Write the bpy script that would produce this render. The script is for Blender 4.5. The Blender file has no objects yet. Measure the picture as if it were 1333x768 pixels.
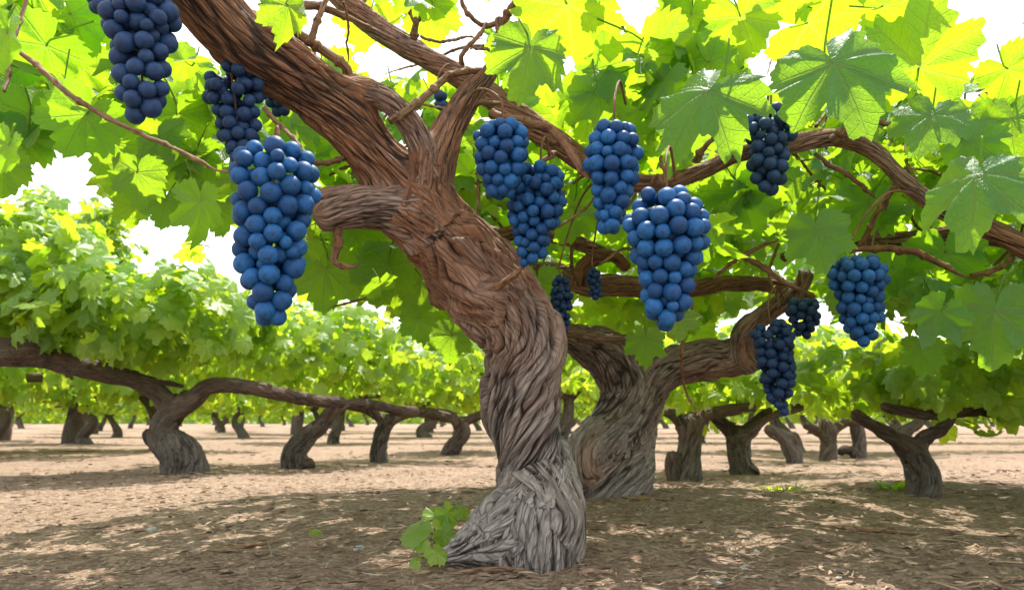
import bpy, math, random
import numpy as np
from mathutils import Vector
R = math.radians
S = bpy.context.scene
rng = np.random.default_rng(7)
random.seed(7)
# ------------------------------------------------------------------ camera
CAM_H = 0.32
F = 900.0
PITCH = math.atan(161.0 / F)
cd = bpy.data.cameras.new("camera"); cam = bpy.data.objects.new("camera", cd)
S.collection.objects.link(cam); S.camera = cam
cam.location = (0, 0, CAM_H); cam.rotation_euler = (R(90) + PITCH, 0, 0)
cd.sensor_width = 36; cd.lens = F / 1333 * 36; cd.clip_start = 0.02; cd.clip_end = 600
cd.dof.use_dof = True; cd.dof.focus_distance = 1.25; cd.dof.aperture_fstop = 6.3
# ------------------------------------------------------------------ sky and sun
SUN_EL, SUN_AZ = 68.0, 18.0          # azimuth from +Y towards +X
w = bpy.data.worlds.new("World"); S.world = w; w.use_nodes = True
nt = w.node_tree; nt.nodes.clear()
wo = nt.nodes.new('ShaderNodeOutputWorld'); bg = nt.nodes.new('ShaderNodeBackground')
sk = nt.nodes.new('ShaderNodeTexSky'); sk.sky_type = 'NISHITA'; sk.sun_disc = False
sk.sun_elevation = R(SUN_EL); sk.sun_rotation = R(SUN_AZ); sk.dust_density = 3.5; sk.air_density = 1.0; sk.altitude = 100
tc = nt.nodes.new('ShaderNodeTexCoord'); mp = nt.nodes.new('ShaderNodeMapping'); mp.inputs['Scale'].default_value = (1, 1, 2.2)
nz = nt.nodes.new('ShaderNodeTexNoise'); nz.inputs['Scale'].default_value = 1.6; nz.inputs['Detail'].default_value = 5
cr = nt.nodes.new('ShaderNodeMapRange'); cr.inputs[1].default_value = .3; cr.inputs[2].default_value = .62
cr.inputs[3].default_value = .62; cr.inputs[4].default_value = .97
mx = nt.nodes.new('ShaderNodeMix'); mx.data_type = 'RGBA'; mx.inputs[7].default_value = (6.9, 7.0, 7.15, 1)
nt.links.new(tc.outputs['Generated'], mp.inputs[0]); nt.links.new(mp.outputs[0], nz.inputs['Vector'])
nt.links.new(nz.outputs['Fac'], cr.inputs[0]); nt.links.new(cr.outputs[0], mx.inputs[0])
nt.links.new(sk.outputs[0], mx.inputs[6]); nt.links.new(mx.outputs[2], bg.inputs[0])
bg.inputs[1].default_value = 0.132; nt.links.new(bg.outputs[0], wo.inputs[0])
sd = bpy.data.lights.new("sun", 'SUN'); sun = bpy.data.objects.new("sun", sd); S.collection.objects.link(sun)
sd.energy = 4.3; sd.angle = R(0.55); sd.color = (1, .95, .86)
sdir = Vector((math.sin(R(SUN_AZ)) * math.cos(R(SUN_EL)), math.cos(R(SUN_AZ)) * math.cos(R(SUN_EL)), math.sin(R(SUN_EL))))
sun.rotation_euler = sdir.to_track_quat('Z', 'Y').to_euler()
S.view_settings.view_transform = 'Standard'; S.view_settings.look = 'None'
S.view_settings.gamma = 1; S.view_settings.use_curve_mapping = False
S.view_settings.exposure = 1.10
S.render.engine = 'CYCLES'
try:
    S.cycles.max_bounces = 7; S.cycles.diffuse_bounces = 4; S.cycles.transmission_bounces = 5; S.cycles.glossy_bounces = 2
except Exception: pass

# ------------------------------------------------------------------ helpers
cp, sp = math.cos(PITCH), math.sin(PITCH)
def at(px, py, Y):
    xv = (px - 666.5) / F; yv = -(py - 384) / F
    d = np.array([xv, cp - yv * sp, sp + yv * cp])
    return np.array([0, 0, CAM_H]) + d * (Y / d[1])
def mpp(P):                       # metres per photo pixel at a point
    return (P[1] * cp + (P[2] - CAM_H) * sp) / F
def proj(P):
    P = np.atleast_2d(P); q = P - np.array([0, 0, CAM_H])
    dep = q[:, 1] * cp + q[:, 2] * sp; up = -q[:, 1] * sp + q[:, 2] * cp
    dep = np.maximum(dep, 1e-3)
    return 666.5 + F * q[:, 0] / dep, 384 - F * up / dep, dep
def ground_z(x, y):
    x = np.asarray(x, float); y = np.asarray(y, float)
    m = .085 * np.exp(-(((x - .25) / 1.3) ** 2 + ((y - 2.35) / .75) ** 2))
    m = m + .035 * np.exp(-(((x - 1.9) / .9) ** 2 + ((y - 3.0) / .8) ** 2))
    m = m + .022 * np.exp(-((x - .03) ** 2 + (y - 1.66) ** 2) / .24 ** 2)
    m = m + .012 * np.sin(x * 1.7 + .6) * np.sin(y * 1.3 + .4) + .006 * np.sin(x * 4.1 + y * 2.3)
    return m
def ground_at(px, py):
    lo, hi = .5, 60.
    Ys = np.exp(np.linspace(math.log(.6), math.log(60), 900))
    for Y in Ys:
        p = at(px, py, Y)
        if p[2] <= ground_z(p[0], p[1]): return p
    return p

def tag(o, label=None, cat=None, group=None, kind=None):
    if label: o['label'] = label
    if cat: o['category'] = cat
    if group: o['group'] = group
    if kind: o['kind'] = kind
    return o
def empty(name, loc, label, cat, group=None):
    o = bpy.data.objects.new(name, None); S.collection.objects.link(o); o.location = tuple(loc)
    o.empty_display_size = .1
    return tag(o, label, cat, group)
def new_obj(name, me, parent=None, origin=None):
    o = bpy.data.objects.new(name, me); S.collection.objects.link(o)
    if parent is not None:
        o.parent = parent
        if origin is None: o.matrix_parent_inverse.identity(); o.location = -parent.location
    return o
def make_mesh(name, V, faces, mat, smooth=True, attrs=None, uv=None):
    """faces: list of (n,k) int arrays"""
    me = bpy.data.meshes.new(name); V = np.asarray(V, np.float32)
    me.vertices.add(len(V)); me.vertices.foreach_set('co', V.ravel())
    loops = np.concatenate([f.ravel() for f in faces]).astype(np.int32)
    tot = np.concatenate([np.full(len(f), f.shape[1]) for f in faces]).astype(np.int32)
    st = np.concatenate([[0], np.cumsum(tot)[:-1]]).astype(np.int32)
    me.loops.add(len(loops)); me.loops.foreach_set('vertex_index', loops)
    me.polygons.add(len(tot)); me.polygons.foreach_set('loop_start', st); me.polygons.foreach_set('loop_total', tot)
    me.polygons.foreach_set('use_smooth', np.full(len(tot), smooth, dtype=bool))
    me.update(calc_edges=True)
    if attrs:
        for k, a in attrs.items():
            a = np.asarray(a, np.float32)
            if a.ndim == 1:
                at_ = me.attributes.new(k, 'FLOAT', 'POINT'); at_.data.foreach_set('value', a)
            else:
                at_ = me.attributes.new(k, 'FLOAT_VECTOR', 'POINT'); at_.data.foreach_set('vector', a.ravel())
    if mat: me.materials.append(mat)
    return me

# node helpers
class NT:
    def __init__(s, name):
        s.m = bpy.data.materials.new(name); s.m.use_nodes = True; s.t = s.m.node_tree; s.t.nodes.clear()
        s.out = s.n('ShaderNodeOutputMaterial')
    def n(s, ty, **kw):
        x = s.t.nodes.new(ty)
        for k, v in kw.items(): setattr(x, k, v)
        return x
    def l(s, a, b): s.t.links.new(a, b)
    def put(s, sock, v):
        if isinstance(v, bpy.types.NodeSocket): s.l(v, sock)
        elif isinstance(v, (tuple, list)) and len(v) == 3 and sock.type == 'RGBA': sock.default_value = (*v, 1)
        else: sock.default_value = v
    def math(s, op, a, b=0, c=0, clamp=False):
        x = s.n('ShaderNodeMath', operation=op); x.use_clamp = clamp
        s.put(x.inputs[0], a); s.put(x.inputs[1], b); s.put(x.inputs[2], c); return x.outputs[0]
    def mix(s, f, a, b, mode='MIX'):
        x = s.n('ShaderNodeMix', data_type='RGBA', blend_type=mode)
        s.put(x.inputs[0], f); s.put(x.inputs[6], a); s.put(x.inputs[7], b); return x.outputs[2]
    def rng(s, v, a, b, c=0., d=1., smooth=False):
        x = s.n('ShaderNodeMapRange'); x.clamp = True
        if smooth: x.interpolation_type = 'SMOOTHSTEP'
        s.put(x.inputs[0], v)
        for i, q in enumerate((a, b, c, d)): s.put(x.inputs[i + 1], q)
        return x.outputs[0]
    def noise(s, vec, scale, detail=3, rough=.5, dist=0.):
        x = s.n('ShaderNodeTexNoise'); 
        if vec is not None: s.l(vec, x.inputs['Vector'])
        x.inputs['Scale'].default_value = scale; x.inputs['Detail'].default_value = detail
        x.inputs['Roughness'].default_value = rough; x.inputs['Distortion'].default_value = dist
        return x.outputs['Fac']
    def attr(s, name, out='Fac'):
        x = s.n('ShaderNodeAttribute'); x.attribute_name = name; return x.outputs[out]
    def bump(s, h, strength, dist):
        x = s.n('ShaderNodeBump'); x.inputs['Strength'].default_value = strength; x.inputs['Distance'].default_value = dist
        s.l(h, x.inputs['Height']); return x.outputs[0]
    def bsdf(s, col, rough, normal=None, spec=.5, **kw):
        x = s.n('ShaderNodeBsdfPrincipled'); s.put(x.inputs['Base Color'], col); s.put(x.inputs['Roughness'], rough)
        s.put(x.inputs['Specular IOR Level'], spec)
        if normal is not None: s.l(normal, x.inputs['Normal'])
        for k, v in kw.items(): s.put(x.inputs[k], v)
        return x.outputs[0]
    def done(s, sh): s.l(sh, s.out.inputs[0]); return s.m

# ------------------------------------------------------------------ materials
def bark_material(name, brown, grey, dark, bump=1.0):
    t = NT(name)
    co = t.attr('barkco', 'Vector'); h = t.attr('bark_height'); rd = t.attr('bark_rand'); we = t.attr('weather')
    n1 = t.noise(co, 260, 4, .6); n2 = t.noise(co, 55, 3, .55); n3 = t.noise(co, 9, 3, .6)
    wf = t.math('ADD', we, t.rng(n3, .35, .65, -.3, .3), clamp=True)
    c = t.mix(wf, brown, grey)
    c = t.mix(t.rng(rd, 0, 1, .0, .9), c, t.mix(wf, (brown[0] * .45, brown[1] * .38, brown[2] * .34), (grey[0] * .45, grey[1] * .43, grey[2] * .42)))
    c = t.mix(t.rng(n2, .4, .75, 0, .6), c, t.mix(wf, (brown[0] * 1.35, brown[1] * 1.3, brown[2] * 1.2), (grey[0] * 1.45, grey[1] * 1.45, grey[2] * 1.45)))
    c = t.mix(t.rng(n1, .35, .6, .5, 0), c, dark)
    c = t.mix(t.rng(h, .12, .5, .95, 0), c, dark)       # old inner bark between the strips, with crevice shade painted in
    vo = t.n('ShaderNodeTexVoronoi'); vo.feature = 'DISTANCE_TO_EDGE'; vo.inputs['Scale'].default_value = 95
    wv = t.n('ShaderNodeVectorMath', operation='ADD'); wn = t.n('ShaderNodeTexNoise'); wn.inputs['Scale'].default_value = 60; t.l(co, wn.inputs['Vector'])
    ws = t.n('ShaderNodeVectorMath', operation='SCALE'); ws.inputs['Scale'].default_value = .012; t.l(wn.outputs['Color'], ws.inputs[0]); t.l(co, wv.inputs[0]); t.l(ws.outputs[0], wv.inputs[1]); t.l(wv.outputs[0], vo.inputs['Vector'])
    ck = t.rng(vo.outputs['Distance'], .0, .10, 1, 0)
    c = t.mix(t.math('MULTIPLY', ck, t.rng(n3, .35, .6, .1, .6)), c, dark)
    hh = t.math('ADD', t.math('MULTIPLY', n1, .7), t.math('MULTIPLY', n2, .9))
    hh = t.math('SUBTRACT', hh, t.math('MULTIPLY', ck, .55))
    return t.done(t.bsdf(c, t.rng(n1, .3, .7, .62, .9), t.bump(hh, .9 * bump, .004), .3))
BARK = bark_material('shaggy_bark', (.325, .172, .100), (.375, .340, .310), (.022, .014, .010))
BARK_FAR = bark_material('far_bark', (.125, .078, .052), (.19, .165, .145), (.025, .018, .014))
CANE = bark_material('cane_bark', (.22, .10, .045), (.30, .20, .11), (.07, .032, .016), .6)

def leaf_material(name, dark, light, tdark, tlight, mixf=.5, veins=True):
    t = NT(name)
    r = t.attr('leaf_rand'); hue = t.attr('leaf_hue'); uv = t.attr('leaf_uv', 'Vector')
    geo = t.n('ShaderNodeNewGeometry')
    sx = t.n('ShaderNodeSeparateXYZ'); t.l(uv, sx.inputs[0])
    X = t.math('ABSOLUTE', sx.outputs[0]); Yv = sx.outputs[1]
    blotch = t.noise(geo.outputs['Position'], 28, 3, .6)
    col = t.mix(r, dark, light); col = t.mix(t.rng(blotch, .35, .7, 0, .35), col, light)
    tcol = t.mix(hue, tdark, tlight)
    tcol = t.mix(t.rng(blotch, .3, .75, 0, .4), tcol, tdark)
    nrm = None
    if veins:
        vein = None; sec = None
        for ang in (0, 52, 108):
            ca, sa = math.cos(R(ang)), math.sin(R(ang))
            a = t.math('ADD', t.math('MULTIPLY', Yv, ca), t.math('MULTIPLY', X, sa))
            b = t.math('ABSOLUTE', t.math('SUBTRACT', t.math('MULTIPLY', X, ca), t.math('MULTIPLY', Yv, sa)))
            wd = t.rng(a, 0, 1, .028, .008)
            v = t.math('MULTIPLY', t.rng(t.math('DIVIDE', b, wd), .35, 1, 1, 0), t.math('GREATER_THAN', a, 0))
            fr = t.math('FRACT', t.math('MULTIPLY', t.math('SUBTRACT', a, t.math('MULTIPLY', b, .8)), 7.0))
            ln = t.rng(t.math('ABSOLUTE', t.math('SUBTRACT', fr, .5)), .0, .07, 1, 0)
            inn = t.math('MULTIPLY', t.math('LESS_THAN', b, t.math('MULTIPLY', a, .49)), t.math('GREATER_THAN', a, 0))
            s_ = t.math('MULTIPLY', ln, inn)
            vein = v if vein is None else t.math('MAXIMUM', vein, v)
            sec = s_ if sec is None else t.math('MAXIMUM', sec, s_)
        allv = t.math('MAXIMUM', vein, t.math('MULTIPLY', sec, .45))
        fine = t.n('ShaderNodeTexVoronoi'); fine.feature = 'DISTANCE_TO_EDGE'; fine.inputs['Scale'].default_value = 17; t.l(uv, fine.inputs['Vector'])
        fv = t.rng(fine.outputs['Distance'], .0, .06, 1, 0)
        col = t.mix(t.math('MULTIPLY', allv, .6), col, (.22, .33, .10))
        tcol = t.mix(t.math('MULTIPLY', vein, .55), tcol, (.30, .38, .06))
        tcol = t.mix(t.math('MULTIPLY', sec, .22), tcol, (tdark[0] * .8, tdark[1] * .8, tdark[2]))
        tcol = t.mix(t.math('MULTIPLY', fv, .12), tcol, (tdark[0] * .7, tdark[1] * .7, tdark[2]))
        hh = t.math('ADD', t.math('MULTIPLY', allv, -1.0), t.math('MULTIPLY', fv, -.35))
        hh = t.math('ADD', hh, t.math('MULTIPLY', t.noise(uv, 6, 2), 1.3))
        nrm = t.bump(hh, .55, .004)
    spots = t.noise(geo.outputs['Position'], 75, 2, .5)
    col = t.mix(t.rng(spots, .70, .75, 0, .8), col, (.16, .10, .03))
    p = t.bsdf(col, t.rng(blotch, .3, .7, .36, .5), nrm, .55)
    tr = t.n('ShaderNodeBsdfTranslucent'); t.put(tr.inputs[0], tcol)
    if nrm is not None: t.l(nrm, tr.inputs['Normal'])
    ms = t.n('ShaderNodeMixShader'); ms.inputs[0].default_value = mixf
    t.l(p, ms.inputs[1]); t.l(tr.outputs[0], ms.inputs[2])
    return t.done(ms.outputs[0])
LEAF = leaf_material('vine_leaf', (.040, .175, .085), (.085, .21, .035), (.34, .62, .012), (.46, .66, .016), .66)
LEAF_FAR = leaf_material('far_vine_leaf', (.07, .18, .035), (.19, .31, .05), (.40, .66, .02), (.78, .90, .04), .52, False)

def grape_material(name, a, b, deep):
    t = NT(name); tcn = t.n('ShaderNodeTexCoord'); oi = t.n('ShaderNodeObjectInfo'); oc = tcn.outputs['Object']
    va = t.n('ShaderNodeVectorMath', operation='ADD'); t.l(oc, va.inputs[0]); 
    sc = t.n('ShaderNodeVectorMath', operation='SCALE'); t.l(oi.outputs['Location'], sc.inputs[0]); sc.inputs['Scale'].default_value = 37
    t.l(sc.outputs[0], va.inputs[1])
    n1 = t.noise(va.outputs[0], 1.6, 4, .6); n2 = t.noise(va.outputs[0], 9, 3, .7)
    c = t.mix(t.rng(oi.outputs['Random'], 0, 1), a, b)
    c = t.mix(t.rng(n1, .42, .72, 0, .75), c, deep)
    c = t.mix(t.rng(n2, .5, .8, 0, .35), c, deep)
    sx = t.n('ShaderNodeSeparateXYZ'); t.l(oc, sx.inputs[0])
    r2 = t.math('SQRT', t.math('ADD', t.math('POWER', sx.outputs[0], 2), t.math('POWER', sx.outputs[1], 2)))
    scar = t.math('MULTIPLY', t.rng(r2, .09, .17, 1, 0), t.math('LESS_THAN', sx.outputs[2], 0))
    c = t.mix(t.math('MULTIPLY', scar, .9), c, (.05, .035, .025))
    return t.done(t.bsdf(c, t.rng(n1, .35, .7, .62, .42), t.bump(n2, .12, .05), .28, **{'Sheen Weight': .02, 'Sheen Tint': (.3, .65, 1, 1), 'Sheen Roughness': .5}))
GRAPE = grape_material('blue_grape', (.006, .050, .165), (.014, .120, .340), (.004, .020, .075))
GRAPE_D = grape_material('dark_shaded_grape', (.012, .042, .12), (.018, .056, .155), (.005, .012, .045))  # darker copy of the grape; shade on the dim bunches is put into its colour

def simple(name, col, rough=.8, var=.3, scale=40, spec=.3):
    t = NT(name); g = t.n('ShaderNodeNewGeometry'); n = t.noise(g.outputs['Position'], scale, 4, .6)
    c = t.mix(t.rng(n, .3, .7, 0, 1), tuple(x * (1 - var) for x in col), tuple(x * (1 + var) for x in col))
    return t.done(t.bsdf(c, rough, t.bump(n, .4, .004), spec))
STEM = simple('green_stem', (.20, .20, .05), .6)
STONE = simple('stone', (.36, .36, .37), .85, .25, 60)
def ground_material():
    t = NT('mulched_earth'); g = t.n('ShaderNodeNewGeometry'); P = g.outputs['Position']
    big = t.noise(P, 1.1, 4, .6); mid = t.noise(P, 9, 5, .65, .6); fine = t.noise(P, 95, 5, .7); vf = t.noise(P, 320, 3, .6)
    c = t.mix(t.rng(mid, .3, .7), (.225, .140, .098), (.345, .25, .18))
    c = t.mix(t.rng(big, .38, .62, 0, .55), c, (.40, .285, .198))
    c = t.mix(t.rng(fine, .35, .55, .75, 0), c, (.13, .082, .055))
    vo = t.n('ShaderNodeTexVoronoi'); vo.inputs['Scale'].default_value = 110; t.l(P, vo.inputs['Vector']); vo.inputs['Randomness'].default_value = 1
    sep = t.n('ShaderNodeSeparateColor'); t.l(vo.outputs['Color'], sep.inputs[0])
    c = t.mix(t.rng(sep.outputs[0], .62, .9, 0, .6), c, (.50, .40, .30))
    c = t.mix(t.rng(sep.outputs[1], .8, .95, 0, .7), c, (.11, .075, .055))
    h = t.math('ADD', t.math('MULTIPLY', fine, .8), t.math('ADD', t.math('MULTIPLY', mid, 1.4), t.math('MULTIPLY', vf, .35)))
    h = t.math('ADD', h, t.math('MULTIPLY', sep.outputs[0], .35))
    return t.done(t.bsdf(c, .92, t.bump(h, 1., .012), .15))
GROUND = ground_material()
def litter_material():
    t = NT('dry_litter'); r = t.attr('leaf_rand'); g = t.n('ShaderNodeNewGeometry')
    n = t.noise(g.outputs['Position'], 150, 3, .6)
    c = t.n('ShaderNodeValToRGB'); t.l(r, c.inputs[0]); e = c.color_ramp.elements
    e[0].position = 0; e[0].color = (.11, .07, .05, 1); e[1].position = 1; e[1].color = (.52, .43, .33, 1)
    for p, q in ((.3, (.17, .105, .07, 1)), (.6, (.26, .175, .12, 1)), (.85, (.40, .29, .20, 1))):
        x = e.new(p); x.color = q
    cc = t.mix(t.rng(n, .3, .7, 0, .4), c.outputs[0], (.15, .10, .07))
    return t.done(t.bsdf(cc, .8, None, .25))
LITTER = litter_material()

# ------------------------------------------------------------------ numeric noise
def hsh(i, j, k):
    x = np.sin(i * 127.1 + j * 311.7 + k * 74.7) * 43758.5453
    return x - np.floor(x)
def vnoise(a, b, pa, seed):               # value noise, periodic in a with integer period pa
    ia = np.floor(a); ib = np.floor(b); fa = a - ia; fb = b - ib
    fa = fa * fa * (3 - 2 * fa); fb = fb * fb * (3 - 2 * fb)
    g = lambda i, j: hsh(np.mod(i, pa), j, seed)
    return (g(ia, ib) * (1 - fa) + g(ia + 1, ib) * fa) * (1 - fb) + (g(ia, ib + 1) * (1 - fa) + g(ia + 1, ib + 1) * fa) * fb
def strips(a, b, pa, seed):
    """elongated voronoi strips: returns edge distance, strip random, along offset"""
    ia = np.floor(a); ib = np.floor(b)
    f1 = np.full(a.shape, 9.); f2 = np.full(a.shape, 9.); idr = np.zeros(a.shape); off = np.zeros(a.shape)
    for di in (-1, 0, 1):
        for dj in (-1, 0, 1):
            ci = ia + di; cj = ib + dj; m = np.mod(ci, pa)
            x = ci + .5 + (hsh(m, cj, seed) - .5) * .9; y = cj + .5 + (hsh(m, cj, seed + 3.3) - .5) * .95
            d = np.hypot(a - x, (b - y) * .8)
            c1 = d < f1
            f2 = np.where(c1, f1, np.minimum(f2, d))
            idr = np.where(c1, hsh(m, cj, seed + 9.1), idr); off = np.where(c1, b - y, off)
            f1 = np.where(c1, d, f1)
    return f2 - f1, idr, off

# ------------------------------------------------------------------ tubes
def spline(pts, n):
    pts = np.asarray(pts, float)
    P = np.vstack([2 * pts[0] - pts[1], pts, 2 * pts[-1] - pts[-2]])
    m = len(pts) - 1; tt = np.linspace(0, m, n); i = np.minimum(tt.astype(int), m - 1); f = (tt - i)[:, None]
    p0, p1, p2, p3 = P[i], P[i + 1], P[i + 2], P[i + 3]
    return .5 * (2 * p1 + (p2 - p0) * f + (2 * p0 - 5 * p1 + 4 * p2 - p3) * f ** 2 + (3 * p1 - p0 - 3 * p2 + p3) * f ** 3)
def resample(C, n):                   # C: (m,4) xyz+r, even arclength
    d = np.concatenate([[0], np.cumsum(np.linalg.norm(np.diff(C[:, :3], axis=0), axis=1))])
    s = np.linspace(0, d[-1], n)
    return np.stack([np.interp(s, d, C[:, k]) for k in range(4)], 1), s
def frames(C):
    T = np.gradient(C[:, :3], axis=0); T /= np.linalg.norm(T, axis=1)[:, None] + 1e-9
    N = np.zeros_like(T); a = np.array([0, -1, 0.]) if abs(T[0][1]) < .9 else np.array([1., 0, 0])
    n = a - T[0] * a.dot(T[0]); N[0] = n / np.linalg.norm(n)
    for i in range(1, len(T)):
        n = N[i - 1] - T[i] * N[i - 1].dot(T[i]); N[i] = n / np.linalg.norm(n)
    return T, N, np.cross(T, N)
def sdf(P, C, chunk=20000):
    A = C[:-1, :3]; B = C[1:, :3]; ra = C[:-1, 3]; rb = C[1:, 3]; AB = B - A; L = (AB ** 2).sum(1) + 1e-12
    out = np.empty(len(P))
    for s in range(0, len(P), chunk):
        p = P[s:s + chunk][:, None, :] - A[None]
        t = np.clip((p * AB).sum(2) / L, 0, 1)
        d = np.sqrt(((p - t[..., None] * AB) ** 2).sum(2)) - (ra + (rb - ra) * t)
        out[s:s + chunk] = d.min(1)
    return out
def limb_mesh(name, C, mat, seg=64, ring=.006, others=(), k=.03, amp=.005, wid=.012, length=.10, twist=0., lump=.10,
              seed=1., weather=(0, 0), cap=True, hole=False):
    """C: dense polyline (m,4). One closed, displaced, bark-covered tube."""
    total = np.linalg.norm(np.diff(C[:, :3], axis=0), axis=1).sum()
    n = max(6, int(total / ring)); C, s = resample(C, n); T, N, B = frames(C)
    u = np.arange(seg) / seg; th = u * 2 * math.pi
    dirs = np.cos(th)[None, :, None] * N[:, None] + np.sin(th)[None, :, None] * B[:, None]
    Rr = C[:, 3][:, None]; circ = 2 * math.pi * float(np.mean(C[:, 3]))
    U = np.broadcast_to(u[None], (n, seg)); Vv = np.broadcast_to(s[:, None], (n, seg))
    # twisting fibre coordinate
    tw = (twist if np.isscalar(twist) else np.interp(s / total, twist[0], twist[1])[:, None] if False else twist)
    if callable(twist): shift = twist(s / total)[:, None]
    else: shift = (twist * s)[:, None]
    Ut = U + shift
    low = (vnoise(Ut * 3, Vv / max(.16, circ * .35), 3, seed) - .5) * 2 * lump + (vnoise(Ut * 6, Vv / max(.09, circ * .2), 6, seed + 5) - .5) * lump
    rad = Rr * (1 + low)
    # round off the free end
    if cap:
        dist_end = (total - s); e = np.clip(dist_end / (C[-1, 3] * (.45 if name == 'branch_stump' else 1.1) + 1e-6), 0, 1)
        rad = rad * np.sqrt(1 - (1 - e) ** 2 + 1e-4)[:, None]
    P = C[:, None, :3] + dirs * rad[..., None]
    flat = P.reshape(-1, 3); nd = dirs.reshape(-1, 3)
    if len(others):
        for it in range(3):
            do = np.full(len(flat), 9.)
            for O in others:
                lo = O[:, :3].min(0) - O[:, 3].max() - k * 2; hi = O[:, :3].max(0) + O[:, 3].max() + k * 2
                msk = ((flat > lo) & (flat < hi)).all(1)
                if msk.any(): do[msk] = np.minimum(do[msk], sdf(flat[msk], O))
            ds = np.zeros(len(flat)) if it == 0 else moved
            h = np.maximum(k - np.abs(ds - do), 0) / k
            f = np.minimum(ds, do) - h * h * k * .25
            f = np.where(do < -k * .8, 0, f)
            step = np.clip(-f, 0, k * .6) * (do > -k)
            if it == 0: moved = np.zeros(len(flat))
            step = np.where(np.minimum(ds, do) - h * h * k * .25 < 0, np.minimum(step, k * .4), 0)
            flat = flat + nd * step[:, None]; moved = moved + step
    # bark
    pa = max(4, int(round(circ / wid))); pf = pa * 4
    w1 = max(2, pa // 6)
    warp = (vnoise(Ut * w1, Vv / (length * 1.1), w1, seed + 1) - .5) * 3.0 + (vnoise(Ut * pa, Vv / (length * .3), pa, seed + 11) - .5) * .5
    ed, rd, off = strips(Ut * pa + warp, Vv / length, pa, seed + 2)
    ed2, rd2, off2 = strips(Ut * pa * 2 + warp * 2, Vv / (length * .55), pa * 2, seed + 4)
    fib = vnoise(Ut * pf + warp * 4, Vv / (length * .25), pf, seed + 6)
    fur = vnoise(Ut * max(3, pa // 3) + warp * .4, Vv / (length * 2.6), max(3, pa // 3), seed + 8)
    e1 = np.clip(ed * 3.2 + .12 * (fib - .5), 0, 1); e1 = e1 * e1 * (3 - 2 * e1); e2 = np.clip(ed2 * 3.0, 0, 1)
    e1 = e1 * (.35 + .65 * np.clip((fur - .28) * 5, 0, 1)) if amp > .01 else e1
    H = .62 * e1 * (.45 + .55 * rd) + .15 * e2 + .12 * fib + .30 * (fur - .3) + .46 * np.clip(off, -.6, .6) * e1
    fade = np.minimum(1, rad / (C[:, 3].mean() + 1e-9))
    flat = flat + nd * ((H - .45) * amp * fade).reshape(-1)[:, None]
    hgt = np.clip(.62 * e1 + .38 * e2 + .35 * (fur - .45), 0, 1)
    rr = Rr * np.ones_like(U)
    co = np.stack([np.cos(2 * math.pi * Ut) * rr, np.sin(2 * math.pi * Ut) * rr, Vv * .13 + seed], -1)
    wgt = np.interp(s / total, np.linspace(0, 1, len(weather)), weather)[:, None] * np.ones_like(U)
    i = np.arange(n - 1)[:, None] * seg; j = np.arange(seg)[None]; j2 = (j + 1) % seg
    q = np.stack([i + j, i + j2, i + seg + j2, i + seg + j], -1).reshape(-1, 4)
    ends = [np.array([list(range(seg))[::-1]]), np.array([[(n - 1) * seg + x for x in range(seg)]])]
    V = flat
    return make_mesh(name, V, [q] + ends, mat, True,
                     {'barkco': co.reshape(-1, 3), 'bark_height': hgt.reshape(-1), 'bark_rand': (.6 * rd + .4 * rd2).reshape(-1), 'weather': wgt.reshape(-1)})
def curve(pts, n=60):                  # pts: (px, py, Y, rpx) -> dense (n,4)
    A = []
    for px, py, Y, r in pts:
        p = at(px, py, Y); A.append([*p, r * mpp(p)])
    C = spline(A, n); C[:, 3] = np.maximum(C[:, 3], 5e-4); return C

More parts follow.
